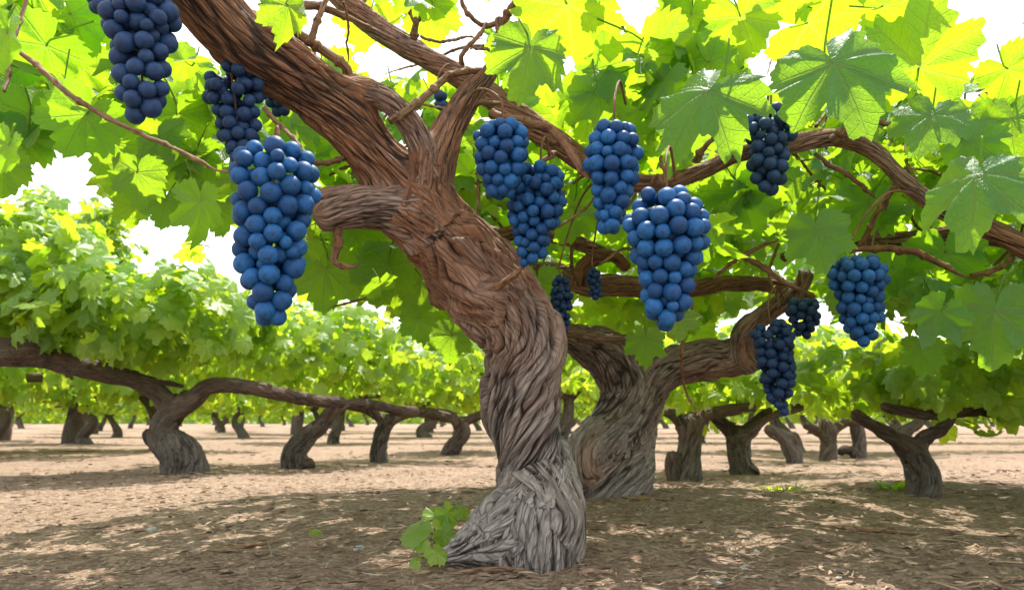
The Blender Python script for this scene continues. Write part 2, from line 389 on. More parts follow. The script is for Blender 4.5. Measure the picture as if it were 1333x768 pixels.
# ------------------------------------------------------------------ leaves
def leaf_template(N, rings, teeth, seedv, rounded=False):
    rg = np.random.default_rng(seedv)
    th = np.linspace(-math.pi, math.pi, N, endpoint=False) + math.pi / N      # 0 = tip (+Y)
    ctrl = [(0, 1.0), (18, .84), (30, .70), (36, .69), (46, .82), (54, .90), (68, .78), (80, .68), (92, .68), (108, .76), (125, .70), (142, .64), (158, .56), (170, .38), (180, .10)]
    if rounded: ctrl = [(0, .86), (20, .85), (34, .80), (50, .86), (70, .84), (82, .80), (100, .85), (125, .80), (145, .76), (162, .62), (172, .35), (180, .1)]
    j = rg.uniform(.92, 1.08, len(ctrl)); j2 = rg.uniform(.92, 1.08, len(ctrl))
    ca = np.array([c[0] for c in ctrl]); cr_ = np.array([c[1] for c in ctrl])
    deg = np.degrees(np.abs(th)); r = np.where(th > 0, np.interp(deg, ca, cr_ * j), np.interp(deg, ca, cr_ * j2))
    if teeth:
        ph = np.arange(N) % teeth / teeth
        r = r * (1 + .15 * (ph - .5) * (1 + .4 * np.sin(th * 5))) * (1 + rg.uniform(-.018, .018, N))
    rs = np.linspace(0, 1, rings + 1)[1:] ** .85
    V = [[0, 0, 0]]; x = np.sin(th) * r; y = np.cos(th) * r
    G = np.stack([np.outer(rs, x), np.outer(rs, y)], -1).reshape(-1, 2)
    P = np.vstack([[0, 0], G])
    X, Y = P[:, 0], P[:, 1]; rr = np.hypot(X, Y); ang = np.arctan2(X, Y)
    z = .10 * rr * np.cos(ang * 2 * 180 / 52 / 1.0 * .5) * 0
    fold = np.zeros(len(P))
    best = np.full(len(P), 9.)
    for a in (0, 52, -52, 108, -108):
        dd = np.abs((ang - R(a) + math.pi) % (2 * math.pi) - math.pi); best = np.minimum(best, dd)
    z = -.17 * rr * np.cos(np.clip(best / R(28), 0, 1) * math.pi * .5) + .05 * rr
    z = z + rg.uniform(-.10, .10) * X * Y - rg.uniform(.05, .32) * rr ** 2 - rg.uniform(0, .22) * Y * np.abs(Y)
    z = z + .085 * rr ** 2 * np.sin(ang * 7 + rg.uniform(0, 6)) + .05 * rr * np.sin(X * 7 + rg.uniform(0, 6)) * np.cos(Y * 6)
    z = z - np.abs(X) * rg.uniform(-.12, .22)
    V = np.stack([X, Y, z], 1)
    a = np.arange(N); b = (a + 1) % N
    tri = np.stack([np.zeros(N, int), 1 + a, 1 + b], 1)
    qs = [np.stack([1 + k_ * N + a, 1 + (k_ + 1) * N + a, 1 + (k_ + 1) * N + b, 1 + k_ * N + b], 1) for k_ in range(rings - 1)]
    return V, tri, (np.vstack(qs) if qs else np.zeros((0, 4), int)), P
HERO = [leaf_template(130, 7, 5, 100 + i) for i in range(8)]
MID = [leaf_template(72, 3, 4, 200 + i) for i in range(12)]
ROUND = [leaf_template(72, 5, 4, 400 + i, True) for i in range(5)]
LOW = [leaf_template(20, 1, 2, 300 + i) for i in range(8)]
def norm(v): return v / (np.linalg.norm(v, axis=-1, keepdims=True) + 1e-9)
def basis(n, t):
    n = norm(n); t = t - n * (t * n).sum(-1, keepdims=True); t = norm(t); x = np.cross(t, n)
    return x, t, n
def leaves_mesh(name, pos, nrm, tip, size, tmpl, mat, rnd=None, hue=None, petiole=False, seed=0):
    rg = np.random.default_rng(seed); n = len(pos)
    x, t, nn = basis(nrm, tip); which = rg.integers(0, len(tmpl), n)
    rnd = rg.uniform(0, 1, n) if rnd is None else rnd; hue = np.clip(rg.normal(.5, .25, n), 0, 1) if hue is None else hue
    VS, TR, QU, UV, RA, HU = [], [], [], [], [], []; base = 0
    for k_, (V, tri, q, P) in enumerate(tmpl):
        id_ = np.where(which == k_)[0]
        if not len(id_): continue
        nv = len(V)
        M = V[None, :, 0:1] * x[id_][:, None] + V[None, :, 1:2] * t[id_][:, None] + V[None, :, 2:3] * nn[id_][:, None]
        W = pos[id_][:, None] + M * size[id_][:, None, None]
        offs = base + np.arange(len(id_)) * nv
        VS.append(W.reshape(-1, 3)); TR.append((tri[None] + offs[:, None, None]).reshape(-1, 3))
        if len(q): QU.append((q[None] + offs[:, None, None]).reshape(-1, 4))
        UV.append(np.tile(np.c_[P, np.zeros(nv)], (len(id_), 1)) + np.repeat(np.c_[np.zeros((len(id_), 2)), offs * .37], nv, 0))
        RA.append(np.repeat(rnd[id_], nv)); HU.append(np.repeat(hue[id_], nv)); base += nv * len(id_)
    if petiole:                         # thin stalks, three sided
        for i in range(n):
            L = size[i] * rg.uniform(.45, .8)
            d = norm(-tip[i] * .9 + np.array([rg.normal(0, .5), rg.normal(0, .5), .25])); p0 = pos[i]; p1 = p0 - t[i] * L * .35 - nn[i] * L * .12; p2 = p0 + d * L - t[i] * L * .25
            pts = spline([p0, p1, p2], 6); a = norm(np.cross(p2 - p0, [.3, .5, .1])); b = norm(np.cross(p2 - p0, a)); rr = .0013 + size[i] * .008
            ring = np.stack([pts + (a * math.cos(q_) + b * math.sin(q_)) * rr for q_ in (0, 2.09, 4.19)], 1).reshape(-1, 3)
            ii = np.arange(5)[:, None] * 3; jj = np.arange(3)[None]; j2 = (jj + 1) % 3
            QU.append(np.stack([ii + jj, ii + j2, ii + 3 + j2, ii + 3 + jj], -1).reshape(-1, 4) + base)
            VS.append(ring); UV.append(np.tile([[0, .4, 0.]], (18, 1))); RA.append(np.full(18, 1.)); HU.append(np.full(18, .6)); base += 18
    faces = [np.vstack(TR)] + ([np.vstack(QU)] if QU else [])
    return make_mesh(name, np.vstack(VS), faces, mat, True,
                     {'leaf_uv': np.vstack(UV), 'leaf_rand': np.concatenate(RA), 'leaf_hue': np.concatenate(HU)})

# ------------------------------------------------------------------ ground
def build_ground():
    xs = np.concatenate([-np.geomspace(150, 3.2, 26), np.arange(-3, 3.001, .02), np.geomspace(3.2, 150, 26)])
    ys = np.concatenate([[-20, -8, -3, -1, 0], np.arange(.5, 5, .02), np.geomspace(5.1, 260, 60)])
    X, Y = np.meshgrid(xs, ys); Z = ground_z(X, Y)
    def tn(x, y, s, sd):
        return vnoise(x / s + 500, y / s + 500, 100000, sd)
    near = np.exp(-np.maximum(0, np.hypot(X, Y) - 4) / 3)
    Z = Z + near * (.010 * (tn(X, Y, .22, 3) - .5) + .010 * (tn(X, Y, .09, 5) - .5) + .007 * (tn(X, Y, .04, 8) - .5)) 
    n, m = Z.shape; i = np.arange(n - 1)[:, None] * m; j = np.arange(m - 1)[None]
    q = np.stack([i + j, i + j + 1, i + m + j + 1, i + m + j], -1).reshape(-1, 4)
    o = new_obj('ground', make_mesh('ground', np.stack([X, Y, Z], -1).reshape(-1, 3), [q], GROUND))
    tag(o, 'brown earth covered with bark mulch and straw under the vines', None, None, 'structure')
build_ground()
def build_litter():
    """straws, wood chips and bark shreds lying on the earth"""
    rg = np.random.default_rng(5); VS, QU, RA = [], [], []; base = 0
    def add(n, ymin, ymax, lmin, lmax, wmin, wmax, curl, pw=1.6):
        nonlocal base
        yy = ymin + (ymax - ymin) * rg.uniform(0, 1, n) ** pw; xx = rg.uniform(-1, 1, n) * (yy * .80 + .15)
        L = rg.uniform(lmin, lmax, n) * rg.uniform(.5, 1, n); W = rg.uniform(wmin, wmax, n)
        # flow: litter is swept roughly across the slope
        a = np.where(rg.uniform(0, 1, n) < .65, rg.normal(.15, .45, n), rg.uniform(0, math.pi, n)) + .35 * np.sin(xx * 2)
        k = 6; tt = np.linspace(-.5, .5, k)
        cu = rg.normal(0, curl, n); tilt = rg.normal(0, .10, n); arch = rg.uniform(0, .16, n)
        d = np.stack([np.cos(a), np.sin(a)], 1); p = np.stack([-d[:, 1], d[:, 0]], 1)
        cx = xx[:, None] + L[:, None] * (d[:, :1] * tt + p[:, :1] * cu[:, None] * (tt ** 2 - .1))
        cy = yy[:, None] + L[:, None] * (d[:, 1:] * tt + p[:, 1:] * cu[:, None] * (tt ** 2 - .1))
        zz = ground_z(cx, cy) + .004 + rg.uniform(0, .006, n)[:, None] + L[:, None] * (tilt[:, None] * tt + arch[:, None] * (.25 - tt ** 2))
        wp = np.sin((tt + .5) * math.pi * .86 + .2) ** .6 * W[:, None] * .5
        roll = rg.normal(0, .5, n)[:, None]
        pts = []
        for sgn, up in ((-1, 0), (0, .35), (1, 0)):
            pts.append(np.stack([cx + p[:, :1] * sgn * wp, cy + p[:, 1:] * sgn * wp, zz + sgn * wp * np.sin(roll) + up * wp], -1))
        G = np.stack(pts, 2)      # n,k,3,3
        VS.append(G.reshape(-1, 3)); i = np.arange(k - 1)[:, None] * 3; j = np.arange(2)[None]
        q = np.stack([i + j, i + j + 1, i + 3 + j + 1, i + 3 + j], -1).reshape(-1, 4)
        QU.append((q[None] + (base + np.arange(n) * k * 3)[:, None, None]).reshape(-1, 4)); RA.append(np.repeat(np.clip(rg.beta(1.6, 1.8, n), 0, 1), k * 3)); base += n * k * 3
    add(9000, .95, 4.5, .012, .045, .002, .008, .5)
    add(4800, .95, 3.2, .03, .10, .0014, .0034, 1.1)
    add(450, .95, 3.2, .03, .09, .003, .008, 1.2)
    add(3500, 3.5, 13, .02, .09, .004, .013, .6, 1.2)
    o = new_obj('ground_litter', make_mesh('ground_litter', np.vstack(VS), [np.vstack(QU)], LITTER, True, {'leaf_rand': np.concatenate(RA)}))
    tag(o, 'dry straw, wood chips and shreds of bark strewn over the earth', 'litter', None, 'stuff')
build_litter()

# ------------------------------------------------------------------ the two old vines in front
gbase = ground_at(672, 722); g2 = ground_at(795, 640)
YB, Y2 = gbase[1], g2[1]
print('front vine at', gbase, 'second vine', g2)
vine1 = empty('grape_vine', gbase, 'huge gnarled old grape vine in front with twisted grey brown shaggy trunk', 'grape vine')
vine2 = empty('grape_vine', g2, 'second gnarled vine with forked trunk right behind the big front trunk', 'grape vine')
y1 = YB
L1 = {}
L1['trunk'] = curve([(690, 735, y1, 70), (700, 690, y1, 64), (704, 648, y1 + .02, 53), (693, 598, y1 + .03, 46), (682, 545, y1 + .02, 47), (680, 490, y1, 49), (676, 440, y1 - .02, 53),
                     (648, 395, y1 - .03, 57), (612, 350, y1 - .05, 55), (572, 305, y1 - .06, 49), (540, 272, y1 - .07, 42), (532, 252, y1 - .08, 30)], 160)
L1['arm'] = curve([(560, 290, y1 - .05, 34), (528, 250, y1 - .08, 33), (490, 205, y1 - .12, 31), (440, 145, y1 - .18, 32), (385, 100, y1 - .24, 35), (320, 55, y1 - .32, 37), (262, -5, y1 - .40, 38), (190, -90, y1 - .5, 38)], 110)
L1['limb'] = curve([(560, 300, y1 - .07, 30), (553, 262, y1 - .10, 30), (566, 215, y1 - .11, 26), (588, 165, y1 - .12, 19), (612, 125, y1 - .12, 15), (640, 92, y1 - .12, 10), (652, 55, y1 - .12, 7.5), (650, 22, y1 - .12, 6)], 80)
L1['loop'] = curve([(432, 128, y1 - .17, 13), (462, 118, y1 - .19, 14), (505, 132, y1 - .19, 15), (536, 165, y1 - .17, 15.5), (552, 205, y1 - .14, 17), (560, 240, y1 - .10, 18)], 60)
L1['stump'] = curve([(575, 305, y1 - .06, 30), (535, 282, y1 - .10, 29), (480, 268, y1 - .14, 28), (440, 271, y1 - .17, 28), (408, 280, y1 - .19, 27)], 50)
L1['foot'] = curve([(704, 625, y1 + .02, 26), (678, 660, y1 - .01, 29), (642, 692, y1 - .05, 32), (608, 713, y1 - .07, 21), (572, 728, y1 - .08, 9)], 50)
L1['foot2'] = curve([(706, 610, y1 + .02, 28), (720, 645, y1 + .0, 29), (727, 682, y1 - .02, 29), (708, 712, y1 - .05, 26)], 50)
L1['foot3'] = curve([(692, 645, y1 - .0, 28), (664, 690, y1 - .05, 36), (636, 734, y1 - .08, 24)], 50)
L1['burl'] = curve([(610, 365, y1 + .02, 34), (590, 375, y1 + .03, 30), (578, 388, y1 + .03, 18)], 20)
L1['knot'] = curve([(640, 392, y1 - .09, 16), (625, 388, y1 - .115, 13), (612, 384, y1 - .12, 9)], 16)
L1['cross'] = curve([(395, -70, y1 + .12, 15), (440, -8, y1 + .13, 15), (500, 42, y1 + .14, 14), (560, 78, y1 + .14, 14), (620, 112, y1 + .12, 15), (680, 155, y1 + .10, 16), (735, 192, y1 + .08, 14), (785, 228, y1 + .06, 11),
                     (850, 240, y1 + .04, 11), (910, 225, y1 + .02, 10), (960, 202, y1, 9.5), (1020, 190, y1 - .02, 11), (1085, 180, y1 - .04, 11), (1135, 195, y1 - .06, 10), (1180, 238, y1 - .08, 10), (1230, 275, y1 - .10, 11), (1290, 300, y1 - .12, 12), (1350, 330, y1 - .14, 13), (1440, 370, y1 - .16, 14)], 200)
def swirl(x):
    q = np.clip((x - .08) / .5, 0, 1); return -.55 * q * q * (3 - 2 * q) + .12 * x
names = {'trunk': 'trunk', 'arm': 'branch', 'limb': 'branch', 'loop': 'branch', 'stump': 'branch_stump', 'foot': 'root', 'foot2': 'root', 'foot3': 'root', 'burl': 'burl', 'knot': 'burl', 'cross': 'branch'}
labels = {'stump': 'short sawn stump pointing left', 'loop': 'thin limb curving in a loop', 'cross': 'long rope like arm running to the right', 'arm': 'thick arm rising to the upper left'}
spec = {  # seg, ring, k, amp, wid, length, twist, lump, weather
 'trunk': (460, .0027, .04, .028, .026, .125, swirl, .13, (1, 1, 1, .75, .3, .1, .0)),
 'arm': (300, .0032, .04, .0185, .018, .17, .2, .08, (.1, .0)),
 'limb': (220, .0030, .03, .0110, .012, .14, .5, .07, (.2, .15, .0)),
 'loop': (150, .0032, .02, .0085, .010, .13, .6, .09, (.15, .25)),
 'stump': (240, .0030, .03, .0115, .013, .12, .5, .10, (.25, .35)),
 'foot': (240, .0032, .035, .026, .025, .14, -.25, .12, (1, 1)),
 'foot2': (240, .0032, .04, .026, .025, .14, .9, .12, (1, 1)),
 'foot3': (240, .0032, .035, .026, .025, .14, .5, .12, (1, 1)),
 'burl': (120, .004, .04, .009, .012, .05, 0, .14, (.3, .3)),
 'knot': (100, .003, .03, .006, .010, .03, 0, .14, (.3, .3)),
 'cross': (110, .0045, .02, .0075, .0065, .14, .9, .09, (.1, .0, .1, .1)),
}
for key, C in L1.items():
    sg, rgn, k, amp, wd, ln, tw, lu, we = spec[key]
    near = [O for q, O in L1.items() if q != key and not (key == 'cross') and not (q == 'cross')]
    me = limb_mesh(names[key], C, BARK, sg, rgn, near, k, amp, wd, ln, tw, lu, 3.7 * (1 + list(L1).index(key)), we)
    o = new_obj(names[key], me, vine1)
    if key in labels: o['label'] = labels[key]
y2 = Y2
L2 = {}
L2['trunk'] = curve([(792, 660, y2, 56), (790, 620, y2, 52), (796, 580, y2, 45), (812, 540, y2, 38), (815, 505, y2, 33), (800, 472, y2 - .02, 32), (775, 450, y2 - .04, 29), (745, 440, y2 - .06, 20), (725, 436, y2 - .06, 14)], 110)
L2['fork'] = curve([(806, 590, y2 - .02, 30), (826, 545, y2 - .03, 28), (842, 508, y2 - .04, 26), (872, 480, y2 - .06, 24), (915, 468, y2 - .08, 23), (950, 467, y2 - .1, 21), (976, 468, y2 - .12, 16)], 80)
L2['lobe'] = curve([(790, 560, y2 - .06, 24), (765, 590, y2 - .08, 30), (770, 625, y2 - .08, 30), (778, 652, y2 - .1, 26)], 40)
L2['lobe2'] = curve([(822, 560, y2 - .04, 22), (826, 600, y2 - .05, 24), (815, 645, y2 - .08, 24)], 40)
L2['arch'] = curve([(982, 476, y2 - .13, 13), (968, 458, y2 - .15, 14), (970, 432, y2 - .2, 13), (1000, 405, y2 - .25, 11), (1035, 380, y2 - .3, 10), (1054, 352, y2 - .33, 8)], 50)
L2['arm'] = curve([(690, 350, y2 - .10, 10), (725, 355, y2 - .12, 12), (760, 372, y2 - .15, 14), (800, 372, y2 - .15, 14), (850, 374, y2 - .15, 12), (900, 374, y2 - .15, 11), (950, 368, y2 - .15, 10), (1010, 372, y2 - .13, 9), (1060, 390, y2 - .1, 8)], 90)
L2['hook'] = curve([(752, 370, y2 - .18, 9), (757, 350, y2 - .2, 9), (775, 336, y2 - .22, 9), (800, 334, y2 - .22, 9), (818, 352, y2 - .2, 8)], 40)
L2['back'] = curve([(598, 312, y2 - .3, 9), (625, 303, y2 - .3, 11), (655, 306, y2 - .3, 9), (690, 300, y2 - .3, 9), (740, 312, y2 - .3, 8), (790, 330, y2 - .25, 8)], 50)
L2['right'] = curve([(1020, 335, y2 + .1, 6), (1085, 310, y2 - .1, 8), (1130, 312, y2 - .2, 10), (1180, 312, y2 - .25, 10), (1230, 305, y2 - .3, 8), (1270, 308, y2 - .3, 8), (1345, 318, y2 - .3, 8)], 70)
L2['thin'] = curve([(715, 432, y2 - .2, 5), (750, 436, y2 - .18, 5), (800, 440, y2 - .15, 4.5), (850, 438, y2 - .15, 3.5)], 40)
for i, (key, C) in enumerate(L2.items()):
    big = key in ('trunk', 'fork', 'lobe', 'lobe2')
    near = [O for q, O in L2.items() if q != key and q in ('trunk', 'fork', 'lobe', 'lobe2', 'arch')] if big else ([L2['fork']] if key == 'arch' else [])
    nm = {'trunk': 'trunk', 'fork': 'branch', 'lobe': 'root', 'lobe2': 'root'}.get(key, 'branch')
    me = limb_mesh(nm, C, BARK, 240 if big else 80, .0042 if big else .005, near, .035, .022 if big else .009, .020 if big else .010, .15,
                   (lambda x: .5 * np.exp(-x * 2)) if key == 'trunk' else .4, .13, 41.3 + i * 2.9, (1, .8, .5, .4) if big else ((.5, .1) if key == 'arch' else (.1, .1)))
    o = new_obj(nm, me, vine2)
    if key == 'hook': o['label'] = 'short hooked shoot of old wood'
    if key == 'arch': o['label'] = 'reddish branch bending up from the right fork'

# canes
def cane(pts, parent, seg=9, name='cane', bump_=.0016):
    C = curve(pts, 40); C[:, :3] += np.cumsum(rng.normal(0, .0014, (40, 3)), 0) * .6
    C, s_ = resample(C, 160); f_ = (s_ + rng.uniform(0, .05)) % .052; C[:, 3] *= .88 + .42 * np.exp(-((f_ - .026) / .0035) ** 2)
    C[:, 3] *= np.interp(s_, [0, s_[-1] * .8, s_[-1]], [1, 1, .45])
    me = limb_mesh(name, C, CANE, seg, .0035, (), .01, bump_, .004, .08, 0, .16, rng.uniform(0, 50), (rng.uniform(0, 1), rng.uniform(0, 1)))
    return new_obj(name, me, parent)
CANES1 = [
 [(18, 62, .98, 3.4), (60, 92, .98, 3.6), (110, 128, .97, 3.6), (165, 158, .97, 3.4), (230, 184, .96, 3.2), (280, 208, .96, 3), (312, 216, .95, 2.6)],
 [(455, 204, 1.38, 5), (430, 210, 1.30, 4), (400, 206, 1.15, 3.5), (375, 192, 1.02, 3.2), (362, 186, .97, 3)],
 [(345, 140, 1.2, 3), (370, 165, 1.15, 3), (400, 198, 1.1, 2.6)],
 [(455, 105, 1.34, 8), (448, 85, 1.3, 7), (420, 62, 1.28, 7), (396, 48, 1.26, 7), (378, 32, 1.24, 7), (385, 14, 1.24, 6), (410, 8, 1.25, 6), (440, 14, 1.28, 5), (500, 38, 1.34, 4)],
 [(402, 58, 1.25, 5), (412, 40, 1.25, 5), (420, 15, 1.25, 4.6), (430, -15, 1.25, 4.2)],
 [(537, 52, 1.45, 6), (539, 28, 1.43, 5), (552, 10, 1.42, 4), (568, -12, 1.42, 3.5)],
 [(540, 30, 1.43, 4.5), (528, 10, 1.42, 4), (518, -12, 1.42, 3.5)],
 [(508, 158, 1.3, 5.5), (530, 142, 1.3, 5), (560, 116, 1.32, 5), (590, 96, 1.35, 4.6), (622, 92, 1.38, 5), (640, 90, 1.4, 6)],
 [(649, 40, 1.4, 6), (664, 18, 1.39, 5.6), (686, -8, 1.38, 5)],
 [(648, 32, 1.4, 4.5), (625, 32, 1.4, 3.6), (604, 12, 1.4, 3.2), (598, -10, 1.4, 3)],
 [(600, 85, 1.38, 4), (603, 70, 1.36, 3.4), (620, 48, 1.36, 3), (630, 32, 1.38, 2.6)],
 [(655, 68, 1.4, 3), (630, 62, 1.38, 2.4), (612, 64, 1.36, 2)],
 [(640, 148, 1.38, 6), (680, 160, 1.32, 6), (712, 170, 1.28, 6.4), (738, 200, 1.26, 6.8), (755, 230, 1.22, 6.4), (770, 240, 1.2, 5)],
 [(617, 138, 1.4, 4), (628, 130, 1.38, 4), (660, 130, 1.38, 3)],
 [(437, 292, 1.35, 8), (438, 312, 1.35, 7), (436, 335, 1.35, 5.5), (450, 345, 1.34, 4), (468, 343, 1.33, 3)],
 [(628, 384, 1.42, 6), (650, 372, 1.38, 5), (668, 358, 1.35, 4), (680, 347, 1.34, 2.5)],
 [(628, 384, 1.42, 4), (626, 392, 1.40, 2.8), (624, 402, 1.40, 1.4)],
 [(907, 212, 1.5, 7), (920, 190, 1.46, 4.5), (938, 165, 1.45, 3.5), (948, 140, 1.44, 2.8)],
 [(1085, 182, 1.45, 8), (1100, 165, 1.42, 7), (1118, 150, 1.40, 5.5)],
 [(1118, 176, 1.42, 7), (1120, 160, 1.40, 6), (1112, 148, 1.40, 5)],
 [(1120, 158, 1.42, 4), (1150, 160, 1.4, 3.5), (1180, 168, 1.38, 3)],
 [(1060, 200, 1.5, 3.6), (1090, 222, 1.5, 3.5), (1120, 248, 1.5, 3), (1135, 265, 1.5, 2.6)],
 [(1122, 322, 1.6, 4.5), (1140, 290, 1.55, 4.2), (1160, 255, 1.5, 4), (1172, 232, 1.48, 3.6)],
 [(1105, 326, 1.6, 4.5), (1150, 322, 1.55, 5), (1190, 325, 1.52, 5), (1225, 342, 1.5, 4.4), (1262, 362, 1.48, 3)],
 [(1262, 358, 1.48, 3.6), (1295, 348, 1.45, 4), (1310, 330, 1.42, 3.6), (1313, 308, 1.40, 3)],
 [(930, 362, 1.75, 3.2), (955, 342, 1.72, 3), (980, 325, 1.7, 2.8), (1012, 310, 1.68, 2.2)],
 [(960, 330, 1.75, 4), (990, 345, 1.72, 4.5), (1020, 365, 1.7, 4), (1050, 378, 1.7, 3)],
 [(868, 240, 1.4, 2.6), (864, 228, 1.42, 2.6), (860, 214, 1.45, 2.4), (862, 196, 1.47, 2)],
 [(848, 240, 1.45, 3), (858, 228, 1.44, 3.4), (866, 240, 1.44, 3)],
 [(752, 370, 1.9, 3), (745, 350, 1.85, 2.6), (748, 320, 1.8, 2.4), (765, 285, 1.78, 2.2), (778, 262, 1.76, 1.8)],
 [(620, 225, 1.55, 2.6), (624, 260, 1.55, 2.4), (622, 300, 1.55, 2)],
 [(590, 260, 1.5, 2.2), (608, 278, 1.55, 2), (628, 300, 1.6, 2)],
 [(700, 215, 1.4, 4), (712, 208, 1.4, 4), (728, 200, 1.42, 4)],
 [(446, 2, 1.2, 1.5), (447, 40, 1.25, 1.4), (447, 85, 1.3, 1.2)],
 [(5, 120, .95, 2.4), (20, 90, .97, 2.6), (30, 60, .98, 3), (45, 25, 1.0, 3), (62, -30, 1.02, 3)],
]
for c in CANES1:
    Yr = np.mean([p[2] for p in c]); cane(c, vine1 if Yr < 1.6 else vine2)
# thin tendrils and shoots spread through the canopy
def lower_edge(px):
    return np.interp(px, [-900, 0, 45, 100, 150, 200, 240, 262, 290, 330, 380, 430, 480, 520, 560, 600, 640, 760, 850, 1000, 1100, 1200, 1333, 2200],
                     [190, 215, 175, 195, 270, 250, 300, 345, 280, 290, 350, 360, 390, 420, 435, 445, 440, 445, 455, 435, 432, 440, 450, 450])
k = 0
while k < 85:
    px, py, Y = rng.uniform(380, 1333), rng.uniform(0, 400), rng.uniform(1.55, 2.3)
    if py > lower_edge(px) - 30: continue
    a = rng.uniform(0, 6.28); L = rng.uniform(60, 170); b = a + rng.normal(0, .5); c_ = b + rng.normal(0, .6)
    p1 = (px, py, Y, 2.2); p2 = (px + math.cos(a) * L * .35, py + math.sin(a) * L * .35, Y + rng.normal(0, .06), 2.2)
    p3 = (p2[0] + math.cos(b) * L * .35, p2[1] + math.sin(b) * L * .35, Y + rng.normal(0, .08), 1.8)
    p4 = (p3[0] + math.cos(c_) * L * .3, p3[1] + math.sin(c_) * L * .3, Y + rng.normal(0, .1), 1.1)
    cane([p1, p2, p3, p4], vine1 if Y < 1.85 else vine2, 7, 'tendril', .0006); k += 1

# ------------------------------------------------------------------ grape bunches
def ico(sub=2):
    import bmesh
    bm = bmesh.new(); bmesh.ops.create_icosphere(bm, subdivisions=sub, radius=1.0)
    V = np.array([v.co[:] for v in bm.verts]); Fc = np.array([[v.index for v in f.verts] for f in bm.faces]); bm.free(); return V, Fc
IV, IF = ico(3)
def grape_mesh(mat, sq):
    V = IV.copy(); V[:, 2] *= sq
    rr = np.hypot(V[:, 0], V[:, 1]); V[:, 2] += np.where(V[:, 2] < 0, .10 * np.exp(-(rr / .14) ** 2), -.08 * np.exp(-(rr / .2) ** 2))
    return make_mesh('grape', V, [IF], mat)
GM = [grape_mesh(GRAPE, 1.0), grape_mesh(GRAPE, 1.06), grape_mesh(GRAPE, .97)]
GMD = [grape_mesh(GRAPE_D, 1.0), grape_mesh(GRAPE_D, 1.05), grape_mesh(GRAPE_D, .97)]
PROT = []        # protected discs (px, py, r, Y)
ALL_LIMBS = list(L1.values()) + list(L2.values())
def bunch(label, top, bot, wpx, dpx, Y, n, seed, dark=False, shoulder=.22, wing=0, group=None, attach=None, tiptaper=.34):
    rg = np.random.default_rng(seed); A = at(*top, Y); B = at(*bot, Y + .01); s = mpp(A); d = dpx * s; W = wpx * s / 2 - d * .5
    H = np.linalg.norm(A - B) - d; ax = (B - A) / np.linalg.norm(B - A); A = A + ax * d * .5
    e1 = np.array([1., 0, 0]); e1 -= ax * e1.dot(ax); e1 = norm(e1); e2 = np.cross(ax, e1)
    def prof(t): return W * np.where(t < shoulder, .62 + .38 * np.sqrt(np.clip(t / shoulder, 0, 1)), 1 - (1 - tiptaper) * ((t - shoulder) / (1 - shoulder)) ** 1.1) * (1 + .10 * np.sin(t * 11 + seed)) * np.where(t > .93, .6, 1)
    t = rg.uniform(0, 1, n * 8); t = t[rg.uniform(0, W, n * 8) < prof(t)][:n]; ph = rg.uniform(0, 6.283, n); rad = prof(t) * np.sqrt(rg.uniform(.5, 1, n))
    P = np.stack([rad * np.cos(ph), rad * np.sin(ph) * .85, t * H], 1)
    sz = d * np.where(rg.uniform(0, 1, n) < .12, rg.uniform(.66, .82, n), rg.uniform(.86, 1.09, n))
    for it in range(140):
        D = P[:, None] - P[None]; dist = np.linalg.norm(D, axis=2) + np.eye(n) * 9
        want = (sz[:, None] + sz[None]) * .5 * .95; ov = np.clip(want - dist, 0, None)
        P = P + (D / dist[..., None] * ov[..., None]).sum(1) * .22
        tt = np.clip(P[:, 2] / H, 0, 1); r0 = np.hypot(P[:, 0], P[:, 1] / .85) + 1e-9; mxr = prof(tt)
        f = np.where(r0 > mxr, 1 - (1 - mxr / r0) * .5, 1); P[:, 0] *= f; P[:, 1] *= f
        P[:, 2] = np.where(P[:, 2] < 0, P[:, 2] * .4, np.where(P[:, 2] > H, H + (P[:, 2] - H) * .4, P[:, 2]))
    Wd = A + P[:, :1] * e1 + P[:, 1:2] * e2 + P[:, 2:] * ax
    root = empty('grape_bunch', A, label, 'grapes', group)
    axis_pts = A + ax * (P[:, 2:] * .88 - d * .35)
    for i in range(n):
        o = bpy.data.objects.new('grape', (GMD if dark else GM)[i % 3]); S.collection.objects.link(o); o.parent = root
        o.location = tuple(Wd[i] - A); o.scale = (sz[i] * .5,) * 3
        out = Wd[i] - axis_pts[i] + ax * d * .25 + rg.normal(0, .3 * d, 3)
        o.rotation_euler = Vector(-out).to_track_quat('Z', 'Y').to_euler()
    # stalk: rachis plus curved peduncle up to the wood
    best = None
    topP = A - ax * d * 1.0
    for C in ALL_LIMBS:
        dd = np.linalg.norm(C[:, :3] - topP, axis=1); j = dd.argmin()
        if best is None or dd[j] < best[0]: best = (dd[j], C[j, :3])
    tgt = best[1] if attach is None else at(*attach)
    lift = np.array([0, 0, min(.05, .4 * np.linalg.norm(tgt - topP)) + .01])
    pts = [np.r_[B - ax * d * 1.0, .0012], np.r_[(A + B) / 2, .002], np.r_[A, .0022], np.r_[topP + lift * .5, .0022], np.r_[(topP + tgt) / 2 + lift, .0024], np.r_[tgt, .003]]
    C = spline(pts, 60)
    new_obj('stem', limb_mesh('stem', C, CANE, 8, .006, (), .01, .0008, .004, .06, 0, .1, seed * 1.0, (.8, .2)), root)
    for q in np.linspace(0, 1, 6):
        p = A + (B - A) * q; x_, y_, _ = proj(p); PROT.append((x_[0], y_[0], float(prof(np.array(q))) / s + dpx * .5, Y))
    return root
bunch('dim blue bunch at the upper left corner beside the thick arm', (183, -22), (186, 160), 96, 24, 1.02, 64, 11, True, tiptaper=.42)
bunch('dark slim bunch hanging close under the thick upper left arm', (300, 84), (316, 214), 78, 17.5, 1.22, 66, 12, True)
